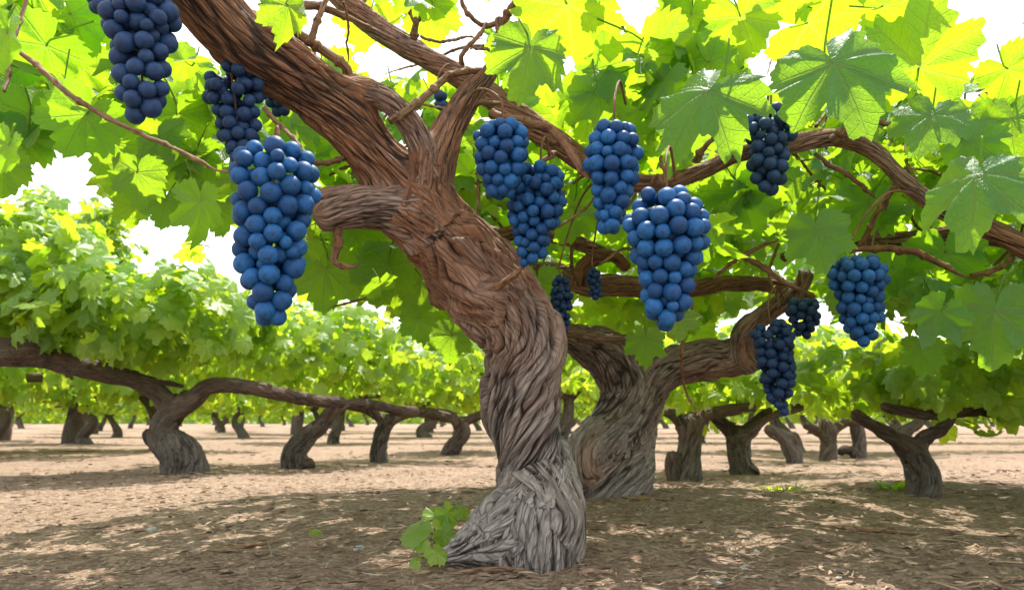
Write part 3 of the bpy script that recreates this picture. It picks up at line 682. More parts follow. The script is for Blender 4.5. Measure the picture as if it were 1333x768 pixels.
bunch('largest sunlit blue bunch hanging alone at the left of the trunk', (358, 188), (350, 424), 124, 24.5, .98, 100, 13, attach=(362, 182, .97), tiptaper=.30)
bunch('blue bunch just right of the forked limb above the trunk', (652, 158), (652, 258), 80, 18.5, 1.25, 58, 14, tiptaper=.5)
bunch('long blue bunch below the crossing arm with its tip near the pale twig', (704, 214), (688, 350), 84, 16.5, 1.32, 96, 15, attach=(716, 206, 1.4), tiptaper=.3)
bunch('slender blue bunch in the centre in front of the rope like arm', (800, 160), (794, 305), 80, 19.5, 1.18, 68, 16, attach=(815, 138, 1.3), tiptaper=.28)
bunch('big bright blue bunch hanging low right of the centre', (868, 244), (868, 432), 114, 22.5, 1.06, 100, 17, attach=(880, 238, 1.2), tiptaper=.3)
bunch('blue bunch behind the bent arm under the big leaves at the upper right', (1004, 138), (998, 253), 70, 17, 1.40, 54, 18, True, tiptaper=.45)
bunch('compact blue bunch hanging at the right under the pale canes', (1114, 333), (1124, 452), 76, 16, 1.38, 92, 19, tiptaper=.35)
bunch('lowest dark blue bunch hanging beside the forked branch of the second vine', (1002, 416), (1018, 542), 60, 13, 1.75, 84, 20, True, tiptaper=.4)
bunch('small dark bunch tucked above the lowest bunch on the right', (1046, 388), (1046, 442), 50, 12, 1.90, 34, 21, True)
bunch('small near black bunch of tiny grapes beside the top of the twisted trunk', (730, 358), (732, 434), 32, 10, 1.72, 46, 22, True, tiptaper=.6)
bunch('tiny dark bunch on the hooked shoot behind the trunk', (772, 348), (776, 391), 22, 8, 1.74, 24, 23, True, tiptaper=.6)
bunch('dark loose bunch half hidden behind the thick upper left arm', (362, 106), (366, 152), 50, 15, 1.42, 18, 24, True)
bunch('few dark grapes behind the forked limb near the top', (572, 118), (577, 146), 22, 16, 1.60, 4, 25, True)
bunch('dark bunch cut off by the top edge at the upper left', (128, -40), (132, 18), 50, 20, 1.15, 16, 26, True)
for C in ALL_LIMBS:
    for q in C[::3]:
        x_, y_, _ = proj(q[:3]); PROT.append((x_[0], y_[0], q[3] / mpp(q[:3]), q[1]))
PR = np.array(PROT)

# ------------------------------------------------------------------ leaves of the front vines
def hero_leaf(px, py, Y, wpx, tipdir, facing, parent, rnd=.5, hue=.5, label=None, sd=0):
    """px,py: the point where the stalk meets the blade; tipdir: image angle of the tip (deg, 0 = right, 90 = down)"""
    p = at(px, py, Y); s = wpx * mpp(p) / 1.68
    view = norm(np.array([0, 0, CAM_H]) - p); right = norm(np.cross([0, 0, 1.], view)) * -1; up = np.cross(view, right) * -1
    if up[2] < 0: up = -up
    if right[0] < 0: right = -right
    a = R(tipdir); tip = right * math.cos(a) - up * math.sin(a) + np.array([0, 0, -.08])
    n = view * facing[2] + right * facing[0] + up * facing[1]
    me = leaves_mesh('leaf', np.array([p]), np.array([n]), np.array([tip]), np.array([s]), [HERO[(sd * 5 + int(px)) % 8]], LEAF, np.array([rnd]), np.array([hue]), True, sd + int(px))
    o = new_obj('leaf', me, parent)
    if label: o['label'] = label
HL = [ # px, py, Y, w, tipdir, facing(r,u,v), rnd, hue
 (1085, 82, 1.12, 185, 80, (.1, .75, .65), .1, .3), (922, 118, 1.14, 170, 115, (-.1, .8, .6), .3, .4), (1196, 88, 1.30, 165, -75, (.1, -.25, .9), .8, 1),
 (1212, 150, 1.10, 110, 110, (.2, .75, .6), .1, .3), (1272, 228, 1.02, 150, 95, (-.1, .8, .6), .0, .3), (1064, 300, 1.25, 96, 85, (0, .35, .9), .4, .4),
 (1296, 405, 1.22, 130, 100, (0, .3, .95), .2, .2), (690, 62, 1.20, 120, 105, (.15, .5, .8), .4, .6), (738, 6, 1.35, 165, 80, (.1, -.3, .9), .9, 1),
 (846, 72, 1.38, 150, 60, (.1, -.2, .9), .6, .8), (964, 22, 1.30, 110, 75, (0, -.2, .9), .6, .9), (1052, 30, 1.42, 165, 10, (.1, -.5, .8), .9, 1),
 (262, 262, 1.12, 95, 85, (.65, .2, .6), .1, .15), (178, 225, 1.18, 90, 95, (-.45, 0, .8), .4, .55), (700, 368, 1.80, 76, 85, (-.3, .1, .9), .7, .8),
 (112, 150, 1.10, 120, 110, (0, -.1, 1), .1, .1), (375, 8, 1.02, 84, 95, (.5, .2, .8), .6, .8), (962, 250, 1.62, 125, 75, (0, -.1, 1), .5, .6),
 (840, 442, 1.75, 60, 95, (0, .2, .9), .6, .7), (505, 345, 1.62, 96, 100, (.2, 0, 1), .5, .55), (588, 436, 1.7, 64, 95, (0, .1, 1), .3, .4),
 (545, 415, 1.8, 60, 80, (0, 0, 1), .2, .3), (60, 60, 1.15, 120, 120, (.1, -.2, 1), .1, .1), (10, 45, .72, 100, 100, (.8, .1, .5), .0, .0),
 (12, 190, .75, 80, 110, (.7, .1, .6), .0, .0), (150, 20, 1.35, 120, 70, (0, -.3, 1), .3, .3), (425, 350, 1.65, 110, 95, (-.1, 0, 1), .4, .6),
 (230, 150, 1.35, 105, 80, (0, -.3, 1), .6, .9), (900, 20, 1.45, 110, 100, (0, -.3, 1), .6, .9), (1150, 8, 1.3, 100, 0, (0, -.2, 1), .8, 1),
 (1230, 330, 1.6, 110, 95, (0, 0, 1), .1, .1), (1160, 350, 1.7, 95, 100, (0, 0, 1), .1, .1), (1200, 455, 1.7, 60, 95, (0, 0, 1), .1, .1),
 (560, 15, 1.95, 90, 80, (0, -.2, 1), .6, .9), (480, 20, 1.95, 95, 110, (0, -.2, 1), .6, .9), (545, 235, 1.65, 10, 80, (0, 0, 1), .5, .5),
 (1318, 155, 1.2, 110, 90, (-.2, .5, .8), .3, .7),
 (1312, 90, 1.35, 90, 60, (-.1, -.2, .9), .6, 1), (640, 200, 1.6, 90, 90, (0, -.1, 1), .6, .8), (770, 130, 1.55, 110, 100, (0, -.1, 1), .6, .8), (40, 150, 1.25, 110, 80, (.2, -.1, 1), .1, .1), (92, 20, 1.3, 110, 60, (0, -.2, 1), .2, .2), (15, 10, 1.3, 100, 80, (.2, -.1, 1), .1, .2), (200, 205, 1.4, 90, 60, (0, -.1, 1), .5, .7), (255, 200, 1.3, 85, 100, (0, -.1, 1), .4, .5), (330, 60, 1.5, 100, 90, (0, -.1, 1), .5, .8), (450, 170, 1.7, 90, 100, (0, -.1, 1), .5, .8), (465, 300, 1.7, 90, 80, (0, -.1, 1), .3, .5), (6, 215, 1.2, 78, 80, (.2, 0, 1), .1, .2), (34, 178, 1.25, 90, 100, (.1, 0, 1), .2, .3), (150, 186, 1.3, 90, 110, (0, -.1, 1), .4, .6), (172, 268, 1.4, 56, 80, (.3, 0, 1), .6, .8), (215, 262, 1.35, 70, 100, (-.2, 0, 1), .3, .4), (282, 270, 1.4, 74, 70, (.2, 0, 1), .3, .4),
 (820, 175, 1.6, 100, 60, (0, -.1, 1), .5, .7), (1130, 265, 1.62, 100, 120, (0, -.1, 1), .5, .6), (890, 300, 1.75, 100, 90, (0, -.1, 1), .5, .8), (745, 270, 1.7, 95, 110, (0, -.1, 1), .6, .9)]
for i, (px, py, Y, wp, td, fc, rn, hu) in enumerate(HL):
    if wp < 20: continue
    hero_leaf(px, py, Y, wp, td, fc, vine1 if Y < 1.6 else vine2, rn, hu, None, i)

HOLES = [(92, 226, 26), (196, 318, 18), (612, 68, 20), (735, 98, 12), (815, 22, 16), (1295, 30, 58), (1335, 75, 30), (1075, 48, 12), (295, 355, 26), (135, 210, 12), (528, 190, 10), (1010, 0, 10), (575, 40, 8),
         (402, 385, 20), (300, 300, 14), (25, 250, 18), (452, 405, 22), (230, 300, 12)]
SUNLIT = [at(1085, 100, 1.12), at(1060, 85, 1.12), at(1120, 95, 1.12), at(915, 125, 1.14), at(940, 150, 1.14), at(1212, 165, 1.10), at(1272, 240, 1.02), at(1250, 260, 1.02), at(695, 90, 1.20), at(1064, 320, 1.25), at(1318, 160, 1.2)]
SD = np.array(sdir)
EDGE = np.array([ground_at(*q)[:2] for q in ((-60, 708), (0, 702), (120, 680), (300, 652), (430, 640), (560, 630))])
STRIP = np.array([ground_at(*q)[:2] for q in ((860, 636), (920, 634), (1000, 640), (1080, 652), (1160, 668), (1250, 686), (1340, 706))])
STRIP_W = np.array([.10, .12, .13, .12, .11, .09, .08])
def canopy(n, seed, ylo, yhi):
    rg = np.random.default_rng(seed); out = []
    while len(out) < n:
        m = 4000
        x = rg.uniform(-2.7, 2.7, m); y = rg.uniform(ylo, yhi, m); z = rg.uniform(.5, 1.5, m)
        P = np.stack([x, y, z], 1); px, py, dep = proj(P)
        size = rg.uniform(.052, .098, m) * np.where(rg.uniform(0, 1, m) < .2, .7, 1); rp = size / dep * F
        lo = lower_edge(px) - rp * .55 - (28 * (px > 980) if ylo > 1.5 else 0)
        ok = (py < lo) & (z < 1.08 + .32 * vnoise(x * 2 + 50, y * 2 + 50, 9999, 4) + .12 * (y - 1.2))
        for hx, hy, hr in HOLES: ok &= np.hypot(px - hx, py - hy) > hr + rp * .55
        for g_ in SUNLIT:                      # openings above the big leaves that catch the sun
            q = P - g_; ok &= (np.linalg.norm(q - (q @ SD)[:, None] * SD, axis=1) > .05 + size * .9) | (q @ SD < 0)
        gs = P - SD * (z / SD[2])[:, None]        # where the leaf's shade lands: leave the sunny alley and the sunny strip open
        ok &= ~((gs[:, 0] < EDGE[-1, 0]) & (gs[:, 1] > np.interp(gs[:, 0], EDGE[:, 0], EDGE[:, 1]) + size * .6))
        so = np.argsort(STRIP[:, 0]); sy = np.interp(gs[:, 0], STRIP[so, 0], STRIP[so, 1]); sw = np.interp(gs[:, 0], STRIP[so, 0], STRIP_W[so])
        ok &= ~((gs[:, 0] > STRIP[0, 0]) & (gs[:, 0] < STRIP[-1, 0]) & (np.abs(gs[:, 1] - sy) < sw + size * .45))
        idx = np.where(ok)[0]
        for i in idx:
            if len(out) >= n: break
            dd = np.hypot(PR[:, 0] - px[i], PR[:, 1] - py[i])
            if ((dd < PR[:, 2] + rp[i] * .9) & (PR[:, 3] > y[i] - .09)).any(): continue
            out.append((x[i], y[i], z[i], size[i], px[i], py[i]))
    A = np.array(out); pos = A[:, :3]; N = len(A)
    view = norm(np.array([0, 0, CAM_H]) - pos)
    nrm = norm(np.array([0, 0, 1.]) * rg.uniform(.1, .9, (N, 1)) * np.where(rg.uniform(0, 1, (N, 1)) < .8, 1, -1) + view * rg.uniform(.0, .8, (N, 1)) * np.array([1, 1, .3]) + rg.normal(0, .38, (N, 3)))
    tip = norm(np.array([0, 0, -.75]) + rg.normal(0, .5, (N, 3)) + view * np.array([.4, .4, 0]))
    return A, pos, nrm, tip
A, pos, nrm, tip = canopy(1750, 31, 1.12, 1.95)
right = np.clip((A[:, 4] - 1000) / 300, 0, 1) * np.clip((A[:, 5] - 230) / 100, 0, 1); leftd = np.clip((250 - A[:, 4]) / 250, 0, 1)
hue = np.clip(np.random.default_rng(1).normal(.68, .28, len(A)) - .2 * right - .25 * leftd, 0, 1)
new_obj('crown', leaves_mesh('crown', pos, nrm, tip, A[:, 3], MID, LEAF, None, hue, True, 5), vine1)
A, pos, nrm, tip = canopy(2150, 32, 1.95, 3.1)
hue = np.clip(np.random.default_rng(2).normal(.85, .28, len(A)), 0, 1.25)
new_obj('crown', leaves_mesh('crown', pos, nrm, tip, A[:, 3], MID, LEAF, None, hue, False, 6), vine2)

# ------------------------------------------------------------------ vines of the rows behind
def crown_arrays(n, rx, ry, z0, z1, seed, size=(.05, .08)):
    rg = np.random.default_rng(seed); P = []
    lump = rg.uniform(0, 100)
    while len(P) < n:
        x, y, z = rg.uniform(-1, 1, 3); r = (abs(x) ** 2.4 + abs(y) ** 2.2 + abs(z) ** 2.4)
        lim = .80 + .35 * math.sin(x * 5 + lump) * math.cos(y * 4 + lump * 2) + .18 * math.sin(z * 6 + x * 9 + lump)
        if r > lim or (r < lim * .35 and rg.uniform() < .75): continue
        P.append((x, y, z))
    P = np.array(P); out = P / (np.linalg.norm(P, axis=1)[:, None] + 1e-6)
    pos = P * [rx, ry, (z1 - z0) / 2] + [0, 0, (z0 + z1) / 2]
    # drooping and upright shoots
    m = n // 7; st = rg.integers(0, n, m); pos[st] += out[st] * rg.uniform(.02, .16, (m, 1)) + [0, 0, .02]
    nr = norm(out * [.8, .8, .5] + [0, 0, .55] + rg.normal(0, .38, (n, 3))); tp = norm(out * .5 + [0, 0, -.6] + rg.normal(0, .4, (n, 3)))
    return pos, nr, tp, rg.uniform(size[0], size[1], n)
def crown_mesh(n, rx, ry, z0, z1, seed, size=(.05, .08), tmpl=None, hue=.55):
    p, nn, t, s = crown_arrays(n, rx, ry, z0, z1, seed, size)
    return leaves_mesh('crown', p, nn, t, s, tmpl or LOW, LEAF_FAR, None, np.clip(np.random.default_rng(seed).normal(hue, .28, n), 0, 1), False, seed)
def local_curve(pts, n=50): return spline(pts, n)
def back_vine(base_px, limbs, crown, label, seed, group='old vines in the rows behind', weather=.6, crown_off=(0, 0)):
    """limbs: list of photo paths with depth offset from the base"""
    g = ground_at(*base_px); Y = g[1]
    root = empty('grape_vine', g, label, 'grape vine', group)
    Cs = [curve([(a, b, Y + dy, r * .84) for a, b, dy, r in L], 60) for L in limbs]
    for i, C in enumerate(Cs):
        oth = [O for j, O in enumerate(Cs) if j != i and j < 3] if i < 3 else []
        nm = 'trunk' if i == 0 else 'branch'
        new_obj(nm, limb_mesh(nm, C, BARK_FAR, 84 if i == 0 else 44, .010, oth, .022, .020 if i == 0 else .012, .026, .16, .5 if i % 2 else -.5, .16, seed + i * 1.7, (1, weather) if i == 0 else (.3, .1)), root)
    for cpx, cpy, dy, n, rx, ry, hz, sz in crown:
        c = at(cpx, cpy, Y + dy)
        o = new_obj('crown', crown_mesh(int(n * .82), rx, ry, -hz, hz, int(seed * 3 + cpx), sz, MID if Y < 4.6 else LOW), root)
        o.location = tuple(c - g)
    return root
# left row, running away to the right
back_vine((236, 616), [[(244, 625, 0, 33), (236, 592, 0, 32), (216, 565, 0, 23), (222, 540, 0, 18), (236, 518, 0, 14)],
                       [(226, 545, 0, 14), (212, 520, 0, 14), (180, 497, 0, 13), (110, 478, -.15, 17), (50, 462, -.25, 20), (-20, 455, -.35, 22), (-120, 440, -.45, 22)],
                       [(226, 540, 0, 16), (248, 522, 0, 14), (275, 503, 0, 12), (330, 505, .1, 11), (400, 520, .3, 10), (450, 524, .5, 9)],
                       [(14, 452, 0, 6), (70, 446, 0, 7), (120, 470, 0, 6), (180, 490, 0, 6), (240, 503, 0, 3)],
                       [(212, 582, 0, 12), (196, 572, 0, 11), (190, 558, 0, 8)]],
          [(-30, 345, -.1, 900, .85, .55, .38, (.066, .104)), (190, 412, 0, 900, .80, .60, .30, (.066, .104))], 'old vine with bulging foot and long cordon at the far left', 61.)
back_vine((386, 610), [[(388, 616, 0, 20), (384, 590, 0, 17), (400, 568, 0, 14), (420, 550, 0, 12), (432, 530, 0, 11)],
                       [(425, 545, 0, 9), (445, 528, 0, 9), (480, 525, .1, 8), (520, 535, .3, 8), (545, 535, .4, 7)], [(402, 604, 0, 10), (398, 606, -.05, 9), (404, 602, -.1, 7)]],
          [(370, 448, .2, 850, .85, .6, .32, (.055, .08))], 'slim vine leaning right with a little stub at its foot', 65.)
back_vine((493, 602), [[(494, 606, 0, 13), (492, 585, 0, 13), (498, 562, 0, 12), (508, 545, 0, 10)], [(505, 550, 0, 8), (530, 538, .1, 8), (560, 538, .2, 8), (590, 545, .2, 7)], [(505, 552, 0, 8), (480, 535, 0, 7), (450, 528, 0, 6)]],
          [(520, 470, .2, 700, .85, .6, .30, (.055, .08))], 'slender S shaped vine right of the leaning one', 69.)
back_vine((590, 592), [[(584, 598, 0, 14), (590, 580, 0, 13), (602, 562, 0, 12), (594, 545, 0, 10)], [(598, 552, 0, 8), (580, 538, 0, 7), (545, 536, 0, 6)], [(600, 550, 0, 8), (625, 540, 0, 7), (660, 535, 0, 6)]],
          [(610, 482, .3, 600, .85, .6, .30, (.055, .08))], 'vine with bent foot just left of the twisted trunk', 72.)
# right side
back_vine((893, 624), [[(895, 630, 0, 23), (896, 600, 0, 20), (900, 575, 0, 17), (896, 552, 0, 18), (888, 540, 0, 14)], [(898, 560, 0, 12), (915, 542, 0, 10), (945, 534, 0, 8), (985, 530, 0, 6)], [(893, 556, 0, 13), (878, 542, 0, 9), (850, 530, .1, 6)],
                       [(880, 625, -.02, 12), (876, 605, -.02, 11), (876, 586, -.02, 10)]],
          [(905, 484, .2, 420, .75, .5, .24, (.055, .08))], 'upright grey vine with a stub at its left foot', 75.)
back_vine((966, 618), [[(970, 622, 0, 22), (964, 600, 0, 18), (962, 580, 0, 15), (955, 560, 0, 13)], [(958, 570, 0, 12), (940, 550, 0, 10), (925, 540, 0, 8)], [(960, 575, 0, 13), (980, 556, 0, 10), (1000, 540, 0, 8), (1040, 530, 0, 7), (1065, 520, 0, 6)],
                       [(980, 612, -.05, 12), (984, 606, -.05, 10)]],
          [(1000, 478, .2, 420, .8, .5, .25, (.055, .08))], 'thick forked vine with round swollen foot', 79.)
back_vine((1034, 603), [[(1036, 606, 0, 11), (1030, 585, 0, 11), (1018, 568, 0, 9), (995, 556, 0, 7)], [(1034, 596, 0, 9), (1038, 578, 0, 8), (1030, 562, 0, 7)]],
          [(1040, 500, .3, 450, .7, .5, .24, (.055, .08))], 'thin pale vine slanting left', 83.)
back_vine((1074, 599), [[(1076, 602, 0, 13), (1080, 580, 0, 12), (1078, 560, 0, 10), (1070, 545, 0, 9)], [(1078, 570, 0, 8), (1060, 558, 0, 7), (1045, 552, 0, 6)], [(1078, 565, 0, 8), (1100, 550, 0, 7), (1120, 552, 0, 6)]],
          [(1110, 500, .5, 450, .8, .5, .26, (.055, .08))], 'dark vine with two side arms at mid right', 86.)
back_vine((1112, 596), [[(1118, 600, 0, 10), (1118, 580, 0, 10), (1116, 562, 0, 10), (1112, 545, 0, 8)], [(1117, 590, 0, 8), (1100, 585, 0, 8), (1092, 592, 0, 6)]],
          [(1200, 500, 1., 450, .9, .5, .3, (.055, .08))], 'straight dark vine right of the one with two arms', 88.)
back_vine((1200, 644), [[(1200, 652, 0, 23), (1204, 625, 0, 23), (1196, 600, 0, 20), (1180, 580, 0, 15)],
                        [(1188, 590, 0, 16), (1165, 570, 0, 12), (1135, 553, 0, 10), (1108, 535, 0, 9)], [(1190, 590, 0, 15), (1205, 570, 0, 11), (1228, 556, 0, 9), (1236, 540, 0, 8), (1210, 540, 0, 7), (1180, 535, 0, 7), (1145, 528, 0, 6)],
                        [(1220, 542, 0, 7), (1270, 535, 0, 7), (1360, 545, 0, 8)]],
          [(1140, 492, .40, 280, .50, .35, .15, (.05, .075)), (1300, 488, .1, 380, .55, .5, .18, (.05, .075))], 'dark Y shaped vine nearest at the right', 91.)
# far rows: shared meshes, copied thing by thing
def far_proto(i):
    rg = np.random.default_rng(400 + i)
    root = empty('grape_vine', (0, 0, 0), 'distant old vine with dark trunk in the far rows', 'grape vine', 'distant vines in the far rows')
    ln = rg.uniform(-.25, .25)
    T = local_curve([(0, 0, -.05, .10), (rg.normal(0, .05), 0, .1, .075), (ln * .2 + rg.normal(0, .08), 0, .28, .052), (ln, 0, .46, .045), (ln * 1.2, 0, .56, .04)])
    new_obj('trunk', limb_mesh('trunk', T, BARK_FAR, 28, .025, (), .05, .02, .03, .2, .5, .15, 7. + i, (1, .5)), root)
    for sgn in (-1, 1):
        A_ = local_curve([(ln * .9, 0, .42, .05), (ln + sgn * .18, 0, .56, .045), (ln + sgn * .5, rg.normal(0, .1), .60, .035), (ln + sgn * 1.1, rg.normal(0, .15), .62, .025)])
        new_obj('branch', limb_mesh('branch', A_, BARK_FAR, 16, .04, (), .05, .01, .03, .2, .5, .15, 9. + i, (.4, .2)), root)
    new_obj('crown', crown_mesh(900, 1.4, .62, .46, 1.14, 500 + i, (.06, .10), LOW, .6), root)
    return root
protos = [far_proto(i) for i in range(4)]
def copy_tree(o, parent=None):
    c = o.copy(); S.collection.objects.link(c); c.parent = parent
    for ch in list(o.children): copy_tree(ch, c)
    return c
spots = []
for row, Yr in enumerate([6.9, 9.4, 12.2, 15.4, 19., 23.5, 29., 36.]):
    xw = Yr * .80 + 1; x = -xw + rng.uniform(0, 1.5)
    while x < xw:
        if not (row == 0 and -3.6 < x < 0): spots.append((x, Yr + rng.normal(0, .25)))
        x += rng.uniform(2.3, 3.1) * (1 if Yr < 16 else 1.35)
spots += [(-4.4, 5.9), (-3.7, 7.4), (-6.2, 6.2)]
for i, (x, y) in enumerate(spots):
    o = protos[i] if i < 4 else copy_tree(protos[int(rng.integers(0, 4))])
    o.location = (x, y, float(ground_z(x, y))); o.rotation_euler = (0, 0, rng.normal(0, .2)); sc = rng.uniform(.9, 1.15); o.scale = (sc, sc, sc * rng.uniform(.92, 1.15))
print('far vines', len(spots))
# taller trees beyond the rows
def tree(px, py, Y, rpx, label, seed):
    top = at(px, py, Y); x = top[0]; g = np.array([x, Y, float(ground_z(x, Y))]); r = rpx * mpp(top); h = top[2]
    root = empty('tree', g, label, 'tree', 'trees beyond the vineyard')
    T = local_curve([(0, 0, -.1, .14), (.05, 0, h * .3, .11), (-.05, 0, h * .6, .08), (0, 0, h * .85, .03)])
    new_obj('trunk', limb_mesh('trunk', T, BARK_FAR, 24, .06, (), .05, .02, .04, .3, .3, .1, seed * 1., (.6, .6)), root).location = (0, 0, 0)
    for k_ in range(4):
        a = k_ * 1.6 + seed; A_ = local_curve([(0, 0, h * .35, .05), (math.cos(a) * r * .4, math.sin(a) * r * .4, h * .55, .035), (math.cos(a) * r * .7, math.sin(a) * r * .7, h * .75, .015)])
        new_obj('branch', limb_mesh('branch', A_, BARK_FAR, 10, .06, (), .05, .01, .04, .3, .3, .1, seed * 1., (.6, .6)), root).location = (0, 0, 0)
    new_obj('crown', crown_mesh(2200, r, r * .9, h * .3, h, seed, (.06, .10), LOW, .5), root).location = (0, 0, 0)
tree(128, 262, 9.5, 60, 'taller round tree rising behind the left vine row', 3)
tree(40, 250, 10.5, 60, 'tall tree behind the vines at the far left edge', 4)
tree(395, 385, 15, 90, 'low wide tree beyond the vines left of the trunk', 5)
tree(560, 420, 17, 90, 'low tree beyond the vines directly left of the trunk', 6)

def far_wood():
    rg = np.random.default_rng(77); n = 15000
    x = rg.uniform(-60, 60, n); y = rg.uniform(44, 52, n); top = 2.0 + 1.6 * vnoise(x / 4 + 100, y * 0 + 1, 9999, 3) + .8 * vnoise(x / 1.3 + 100, y * 0 + 1, 9999, 4)
    z = top * rg.uniform(0, 1, n); pos = np.stack([x, y, z], 1)
    nr = norm(np.array([0, -.6, .6]) + rg.normal(0, .5, (n, 3))); tp = norm(np.array([0, -.2, -.8]) + rg.normal(0, .4, (n, 3)))
    o = new_obj('far_wood', leaves_mesh('far_wood', pos, nr, tp, rg.uniform(.22, .42, n), LOW, LEAF_FAR, None, None, False, 9))
    tag(o, 'green wood closing the vineyard at the horizon', 'wood', None, 'stuff')
far_wood()
# ------------------------------------------------------------------ small things on the ground
def shoot_at_foot():
    g = ground_at(560, 735); root = empty('vine_shoot', g, 'low green leafy shoot growing at the left foot of the twisted trunk', 'plant')
    Y = g[1]
    L = [(541, 688, -.02, 78, 135, (-.5, .75, .5), .3), (568, 672, .03, 62, -60, (.2, .7, .7), .9), (582, 668, .04, 56, 50, (.5, .5, .7), .1), (602, 664, .06, 46, 10, (.3, .8, .5), .5), (568, 718, -.06, 50, 60, (.2, .7, .7), 1), (549, 708, -.04, 34, 110, (-.2, .4, .8), .9), (542, 731, -.07, 28, 170, (0, .7, .7), .7), (578, 696, .0, 46, 70, (-.3, .2, .9), .0)]
    for i, (px, py, dy, wp, td, fc, rn) in enumerate(L):
        p = at(px, py, Y + dy); s = wp * mpp(p) / 2.5
        view = norm(np.array([0, 0, CAM_H]) - p); rt = np.array([1., 0, 0]); up = np.array([0, 0, 1.])
        a = R(td); tip_ = rt * math.cos(a) - up * math.sin(a) * .6 + np.array([0, -.4 * math.sin(a), 0]); n_ = view * fc[2] + rt * fc[0] + up * fc[1]
        me = leaves_mesh('leaf', np.array([p]), np.array([n_]), np.array([tip_]), np.array([s]), [ROUND[i % 5]], LEAF_FAR, np.array([rn]), np.array([.5]), False, i)
        new_obj('leaf', me, root)
        C = spline([[g[0] + .01, g[1], g[2] - .01, .0022], [(g[0] + p[0]) / 2, (g[1] + p[1]) / 2 + .01, (g[2] + p[2]) / 2 + .01, .0018], [*p, .0013]], 12)
        new_obj('stem', limb_mesh('stem', C, STEM, 6, .01, (), .01, 0., .004, .06, 0, .05, 3., (.8, .2)), root)
shoot_at_foot()
def weed(px, py, label, seed, n, L, w_, col_h, spread):
    g = ground_at(px, py); rg = np.random.default_rng(seed); V, Q, UV = [], [], []
    for i in range(n):
        a = rg.uniform(0, 6.28); r = rg.uniform(0, spread); b = np.array([math.cos(a) * r, math.sin(a) * r * .7, -.005]); d = norm(np.array([math.cos(a) * .8, math.sin(a) * .8, rg.uniform(.5, 1.6)]))
        ln = L * rg.uniform(.5, 1.1); side = norm(np.cross(d, [0, 0, 1])); base = len(V)
        for k_ in range(5):
            t = k_ / 4; c = b + d * ln * t + np.array([0, 0, -.45 * ln * t * t]); ww = w_ * math.sin((t * .85 + .15) * math.pi) ** .8
            V += [c - side * ww, c + side * ww]
        Q += [[base + 2 * k_, base + 2 * k_ + 1, base + 2 * k_ + 3, base + 2 * k_ + 2] for k_ in range(4)]
    V = np.array(V)
    me = make_mesh('weed', V, [np.array(Q)], LEAF_FAR, True, {'leaf_uv': V * 0, 'leaf_rand': rg.uniform(0, 1, len(V)), 'leaf_hue': np.full(len(V), col_h)})
    o = new_obj('weed', me); o.location = tuple(g); tag(o, label, 'weed')
weed(1022, 640, 'yellowish grass tuft on the sunny strip at mid right', 1, 60, .09, .003, .9, .12)
weed(1166, 636, 'dark green broad leafed weed left of the Y shaped vine', 2, 34, .09, .012, .2, .07)
def fallen_leaf(px, py, wpx, label, rn, hu, sd):
    g = ground_at(px, py) + np.array([0, 0, .012]); s = wpx * mpp(g) / 1.6
    me = leaves_mesh('fallen_leaf', np.array([[0, 0, 0.]]), np.array([[.1, -.3, 1]]), np.array([[1., .2, 0]]), np.array([s]), [MID[sd]], LEAF_FAR, np.array([rn]), np.array([hu]), False, sd)
    o = new_obj('fallen_leaf', me); o.location = tuple(g); tag(o, label, 'leaf')
fallen_leaf(409, 698, 20, 'small fallen yellow green leaf on the shaded earth at the left', 1, 1, 2)
fallen_leaf(836, 652, 16, 'small dry leaf lying behind the twisted trunk at the right', 1, .8, 3)
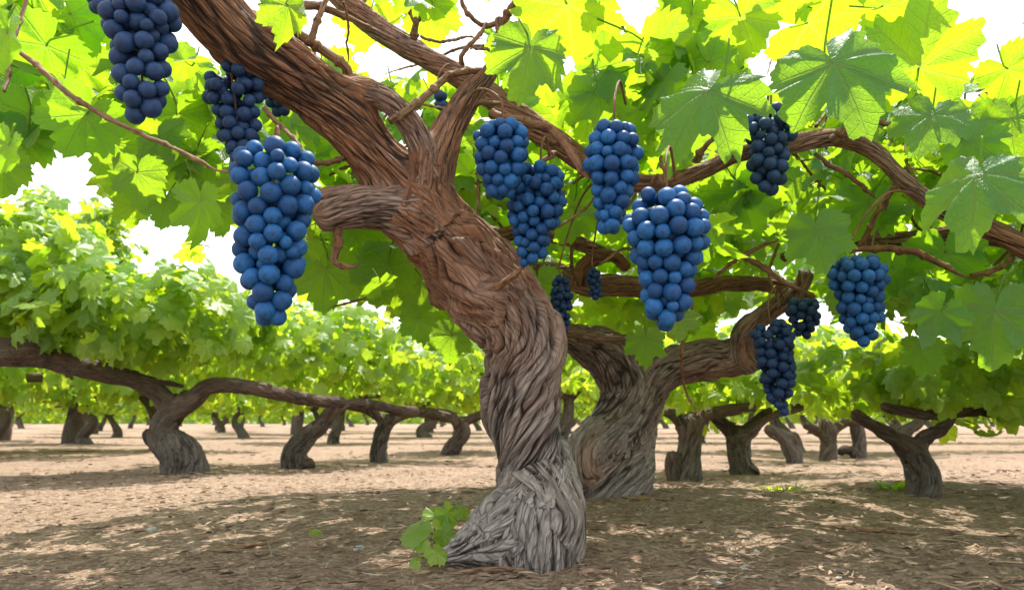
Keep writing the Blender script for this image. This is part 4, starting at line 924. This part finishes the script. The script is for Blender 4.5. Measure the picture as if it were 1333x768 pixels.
def stone(px, py, wpx, label, seed, col=None):
    g = ground_at(px, py); s = wpx * mpp(g) / 2; rg = np.random.default_rng(seed); V = IV.copy()
    f = 1 + .22 * np.sin(V[:, 0] * 2.3 + rg.uniform(0, 6)) * np.cos(V[:, 1] * 3.1 + rg.uniform(0, 6)) + .12 * np.sin(V[:, 2] * 5 + V[:, 0] * 4 + rg.uniform(0, 6))
    V = V * f[:, None] * [s, s * rg.uniform(.6, .9), s * .42]
    V[:, 2] = np.clip(V[:, 2], -.2 * s, .3 * s)
    o = new_obj('stone', make_mesh('stone', V, [IF], col or STONE, False)); o.location = (g[0], g[1], g[2] + .1 * s); o.rotation_euler = (rg.normal(0, .15), rg.normal(0, .15), rg.uniform(0, 6)); tag(o, label, 'stone', 'stones on the earth')
WST = simple('pale_stone', (.55, .58, .55), .8, .15, 60)
stone(467, 714, 15, 'small bluish grey stone left of the leafy shoot', 1)
stone(936, 759, 14, 'pale rounded stone at the bottom edge right of the centre', 2, WST)
stone(198, 690, 17, 'flat grey stone near the shadow edge at the left', 3)
stone(969, 742, 20, 'angular grey stone right of the trunk near the bottom', 4)
stone(1096, 743, 15, 'grey stone in the brown earth at the lower right', 5)
stone(985, 718, 10, 'tiny pale pebble right of the trunk', 6, WST)
stone(1092, 752, 8, 'tiny pale pebble at the lower right', 7, WST)
TAN = simple('dry_wood', (.33, .27, .21), .85, .3, 90)
def root_chip(px, py, L, ang, label, seed):
    g = ground_at(px, py); s = mpp(g); a = R(ang); rg = np.random.default_rng(seed); pts = []
    for t in (-.5, -.2, .15, .5):
        x = g[0] + math.cos(a) * L * s * t; y = g[1] + math.sin(a) * L * s * t * 2; pts.append([x, y + rg.normal(0, .008), float(ground_z(x, y)) + .008, (.006 if abs(t) < .4 else .002)])
    o = new_obj('dead_twig', limb_mesh('dead_twig', spline(pts, 30), CANE, 9, .008, (), .01, .002, .005, .05, 0, .2, seed * 1., (1, 1)))
    tag(o, label, 'twig')
root_chip(640, 748, 90, 5, 'dry curved twig lying in front of the twisted trunk', 1)
root_chip(845, 652, 60, -6, 'short dry stick behind the trunk beside the second vine', 2)
root_chip(320, 716, 95, 12, 'thin dry twig on the shaded earth at the lower left', 3)
root_chip(1130, 694, 110, -12, 'dark dry twig on the shaded earth at the lower right', 4)
root_chip(100, 588, 60, 5, 'pale dry stick on the ground at the far left', 5)
